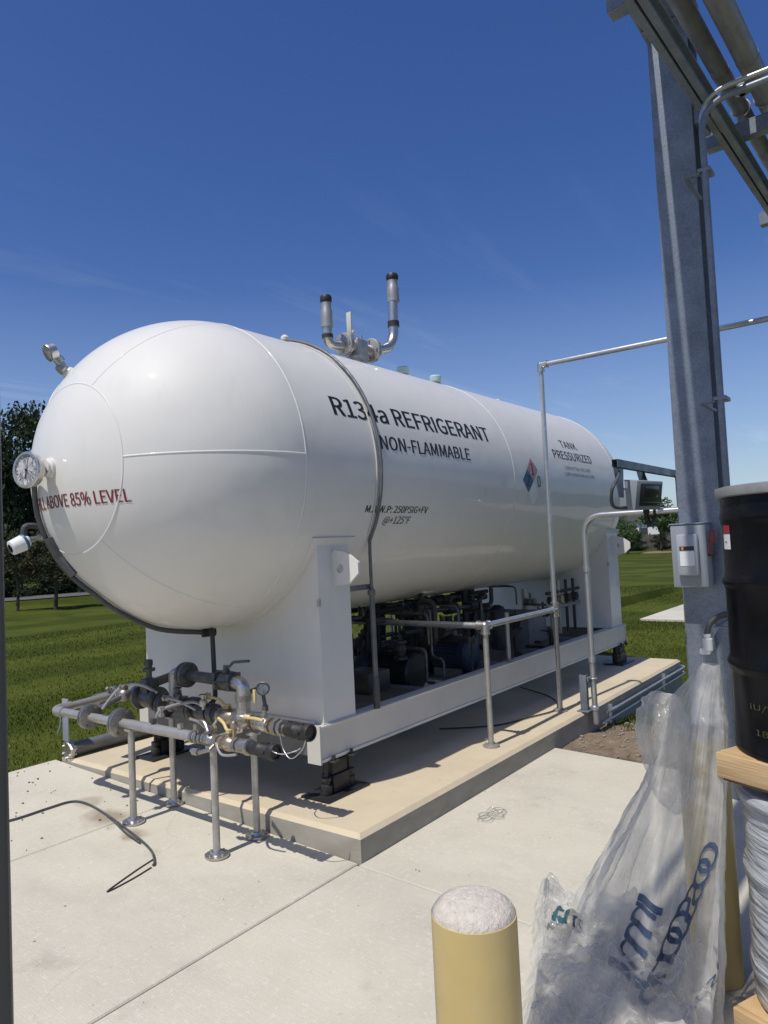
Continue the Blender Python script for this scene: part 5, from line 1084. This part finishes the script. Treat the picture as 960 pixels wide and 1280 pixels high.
# ------------------------------------------------------------------ things lying on the concrete
def onslab(p, r): return Vector((p[0], p[1], zs(p[1])+r))
cb = M().tube(spline([onslab(p, .009) for p in ((-1.6, 2.25), (-1.05, 2.10), (-.775, 2.03), (-.56, 2.03), (-.43, 2.02), (-.385, 1.93), (-.405, 1.68), (-.49, 1.22), (-.55, .99), (-.62, .86), (-.645, .835))], 8), .0065, 8)
cbt = thing("rope", "dark rope lying in a bent line on the pale concrete by the pipe stands", "rope", (-.5, 1.5, zs(1.5)))
cb.build("strand", HOSE, cbt)
M().tube(spline([onslab(p, .004) for p in ((-.60, .90), (-.74, .86), (-.93, .79), (-.80, .80), (-.66, .83))], 8), .0036, 6).build("loose_end", RUBBER, cbt)
M().tube(spline([onslab(p, .012) for p in ((-.42, 1.62), (-.44, 1.52), (-.50, 1.30), (-.53, 1.12))], 8), .0055, 6).build("second_strand", HOSE, cbt)
wl = []
for k in range(26):
    a = k*.75; rr = .05+.035*sin(k*1.7); wl.append(onslab((.90+rr*1.5*cos(a), -.255+rr*sin(a)*.9), .004+.012*abs(sin(k*2.3))))
tag(M().tube(spline(wl, 6), .0016, 5).build("wire_scrap", PIPEGREY), "small tangle of thin wire lying on the concrete beside the pad", "wire")
m = M()
for k in range(85):
    x, y = RNG.uniform(-1.9, 2.2), RNG.uniform(-1.5, 2.9)
    if (x > -.03 and y > -.03): continue
    s_ = RNG.uniform(.003, .008); a = RNG.uniform(0, pi)
    c_, d_ = cos(a)*s_, sin(a)*s_; z = zs(y)+.002
    m.add([(x-c_, y-d_, z), (x+d_*.4, y-c_*.4, z+s_*.25), (x+c_, y+d_, z), (x-d_*.4, y+c_*.4, z+s_*.4)], [(0, 1, 2), (0, 2, 3)])
for k in range(60):
    x, y = RNG.uniform(-1.4, -.05), RNG.uniform(1.4, 2.9); m.sphere((x, y, zs(y)+.004), RNG.uniform(.003, .010), 6, (1, .8, .6))
m.build("leaf_litter", mat("dry_leaf_bits", (.16, .09, .05), (.32, .27, .2), rough=.9, scale=40), kind='stuff')

# ------------------------------------------------------------------ trees and houses far off
def crown_mesh(name, n_cl, n_leaf, size, mat_, seed, shape=(1, 1, 1), cl=.28):
    g = np.random.default_rng(seed); V = []; F = []
    cen = []
    while len(cen) < n_cl:
        p = g.uniform(-1, 1, 3)
        rr = np.linalg.norm(p)
        if .35 < rr < 1 and (p[2] > -.75): cen.append(p*np.array(shape)*(.9+.25*g.random()))
    cen = np.array(cen); b = 0
    idx = g.integers(0, n_cl, n_leaf); P = cen[idx] + np.clip(g.normal(0, cl*.5, (n_leaf, 3)), -cl, cl)*np.array([1, 1, .7])
    D1 = g.normal(0, 1, (n_leaf, 3)); D1 /= np.linalg.norm(D1, axis=1)[:, None]; D2 = g.normal(0, 1, (n_leaf, 3)); D2 -= D1*(D1*D2).sum(1)[:, None]; D2 /= np.linalg.norm(D2, axis=1)[:, None]
    s_ = size*g.uniform(.6, 1.3, n_leaf)[:, None]
    Q = np.stack([P-D1*s_, P+D2*s_*.55, P+D1*s_, P-D2*s_*.55], 1).reshape(-1, 3)
    me = bpy.data.meshes.new(name); me.from_pydata([tuple(q) for q in Q], [], [(4*i, 4*i+1, 4*i+2, 4*i+3) for i in range(n_leaf)]); me.update(); me.materials.append(mat_); return me, cen
def tree(name, x, y, h, spread, label, crown, trunk_r, z0=-.2, base=.22, group=None, scat="tree"):
    me, cen = crown; t = thing(name, label, scat, (x, y, z0), group)
    m = M(); ch = h*(1-base)/2; cz = h*base + ch
    m.tube([(x, y, z0-.1), (x+.05, y, z0+h*.3), (x-.03, y+.05, z0+h*.6), (x, y, z0+h*.85)], [trunk_r*1.25, trunk_r, trunk_r*.6, trunk_r*.2], 8)
    for c in cen[:9]:
        tip = Vector((x+c[0]*spread*.75, y+c[1]*spread*.75, z0+cz+c[2]*ch*.7)); st = Vector((x, y, z0+h*(base+.12+.25*abs(c[2]))))
        m.tube([st, st.lerp(tip, .5)+Vector((0, 0, .05*h*.3)), tip], [trunk_r*.4, trunk_r*.25, trunk_r*.08], 6)
    m.build("trunk", BARK, t)
    o = bpy.data.objects.new("crown", me); COL.objects.link(o); o.parent = t; o.location = (0, 0, cz); o.scale = (spread, spread, ch); o.rotation_euler = (0, 0, x*1.7)
    return t
CR = [crown_mesh("crown_leaves", 60, 15000, .034, LEAFDK, 1), crown_mesh("crown_leaves", 48, 14000, .036, LEAFDK, 2, (.85, .85, 1.05)), crown_mesh("crown_leaves", 70, 15000, .034, LEAFMID, 3)]
CRS = crown_mesh("crown_leaves", 26, 2600, .075, LEAFRED, 4, cl=.34); CRG = crown_mesh("crown_leaves", 24, 2200, .08, LEAFMID, 5, (.8, .8, 1), cl=.34)
G = "trees beyond the drive"
for (x, y, h, s_, k, lab) in ((10.2, 34.8, 10.2, 2.8, 1, "tall dark pointed tree behind the level sensor's white housing"), (12.6, 34.0, 10.9, 2.5, 0, "tallest dark tree beyond the drive, directly behind the lamp post"), (16.0, 33.8, 9.4, 3.2, 1, "dark rounded tree seen just behind the dial gauge"), (18.8, 32.6, 8.6, 2.9, 0, "dark bushy tree whose crown meets the white dome's edge"), (14.3, 38.0, 8.4, 3.4, 2, "dim tree standing behind the first row of dark trees")):
    tree("broadleaf_tree", x, y, h, s_, lab, CR[k], .17, -.2, .10, G)
for i, (x, y, s_) in enumerate(((13.2, 31.4, 1.2), (16.0, 31.0, 1.4), (18.4, 30.4, 1.3), (11.4, 31.8, 1.1))):
    t = thing("shrub", ("dark low shrub under the tall trees", "wide dark shrub behind the small bronze tree", "dark shrub close to the white dome's lower edge", "small dark shrub by the lamp post foot")[i], "shrub", (x, y, -.2), "shrubs along the drive")
    o = bpy.data.objects.new("foliage", CR[1][0]); COL.objects.link(o); o.parent = t; o.location = (0, 0, .75); o.scale = (s_*1.7, s_*1.2, 1.05)
    M().tube([(x, y, -.3), (x, y, .4)], .05, 6).build("stem", BARK, t)
tree("ornamental_tree", 10.35, 22.3, 2.75, 1.15, "small bronze leaved tree with a short trunk at the lawn's far edge", CRS, .06, -.15, .22)
tree("sapling", 9.55, 23.4, 2.6, .75, "thin young tree beside the bronze leaved tree", CRS, .05, -.15, .35)
lp = thing("lamp_post", "slim grey lamp post in front of the dark trees", "lamp post", (14.6, 33.4, -.2))
M().tube([(14.6, 33.4, -.3), (14.6, 33.4, 5.4)], .06, 8).build("pole", PIPEGREY, lp); M().box((14.3, 33.2, 5.4), (14.9, 33.6, 5.52), .02).build("lamp_head", PIPEGREY, lp)
tree("young_tree", 65.3, 17.55, 5.3, 2.1, "young leafy tree in a mulch ring on the far lawn", CRG, .09, -.36, .24)
tag(M().lathe([(1.9, -.2), (1.9, .06), (1.2, .14), (.01, .16)], (65.3, 17.55, -.36), (0, 0, 1), 24).build("mulch_ring", MULCH), "tan mulch ring round the young tree's foot", "mulch")
tree("young_tree", 64.0, 20.2, 3.0, 1.2, "rounder small green tree beside the far house, near the tank's end", CRG, .07, -.36, .18)
tree("young_tree", 74.0, 25.0, 4.2, 1.6, "darker green tree in front of the far white house", CR[2], .1, -.36, .18)
hb = thing("house", "far white house with a grey shingle roof", "house", (90, 26, -.4))
M().box((86, 21.5, -.5), (94, 33, 3.0)).build("wall", HOUSEW, hb)
M().prism([(21.0, 3.0), (33.5, 3.0), (27.3, 5.0)], 0, 85.6, 94.4).build("roof", ROOFM, hb)
for y in (23.0, 25.6, 29, 31): M().box((85.9, y-.5, 1.0), (86.0, y+.5, 2.2)).build("window", WINM, hb)
M().box((85.9, 27.0, -.35), (86.0, 28.0, 1.9)).build("door", WINM, hb)
hb2 = thing("garage", "long low pale building beyond the far lawn's fence", "building", (96, 16, -.4))
M().box((94, 8, -.5), (100, 20, 2.8)).build("wall", HOUSEW, hb2); M().prism([(7.5, 2.8), (20.5, 2.8), (14, 4.4)], 0, 93.6, 100.4).build("roof", ROOFM, hb2)
for y in (10, 12.5, 15, 17.5): M().box((93.9, y-.8, .6), (94.0, y+.8, 2.0)).build("window", WINM, hb2)
fe = thing("fence", "dark weathered board fence at the far end of the lawn", "fence", (80, 22, -.4))
M().box((79.9, 8, -.4), (80.0, 31, 1.35)).build("board_panel", FENCEM, fe)
for y in np.arange(8, 31, 2.5): M().box((79.8, y-.06, -.45), (79.9, y+.06, 1.5)).build("post", FENCEM, fe)
for i, (x, y, s_) in enumerate(((77, 18.0, 1.3), (76, 23.4, 1.5), (77.5, 21.0, 1.1))):
    t = thing("shrub", ("dark round shrub against the far fence, beside the column's edge", "dark wide shrub against the far fence, beside the tank's far end", "small dark shrub between two others at the far fence")[i], "shrub", (x, y, -.4), "shrubs at the far fence")
    o = bpy.data.objects.new("foliage", CR[1][0]); COL.objects.link(o); o.parent = t; o.location = (0, 0, .8); o.scale = (s_, s_, 1.0)
    M().tube([(x, y, -.5), (x, y, .5)], .06, 6).build("stem", BARK, t)
bpy.context.view_layer.update()
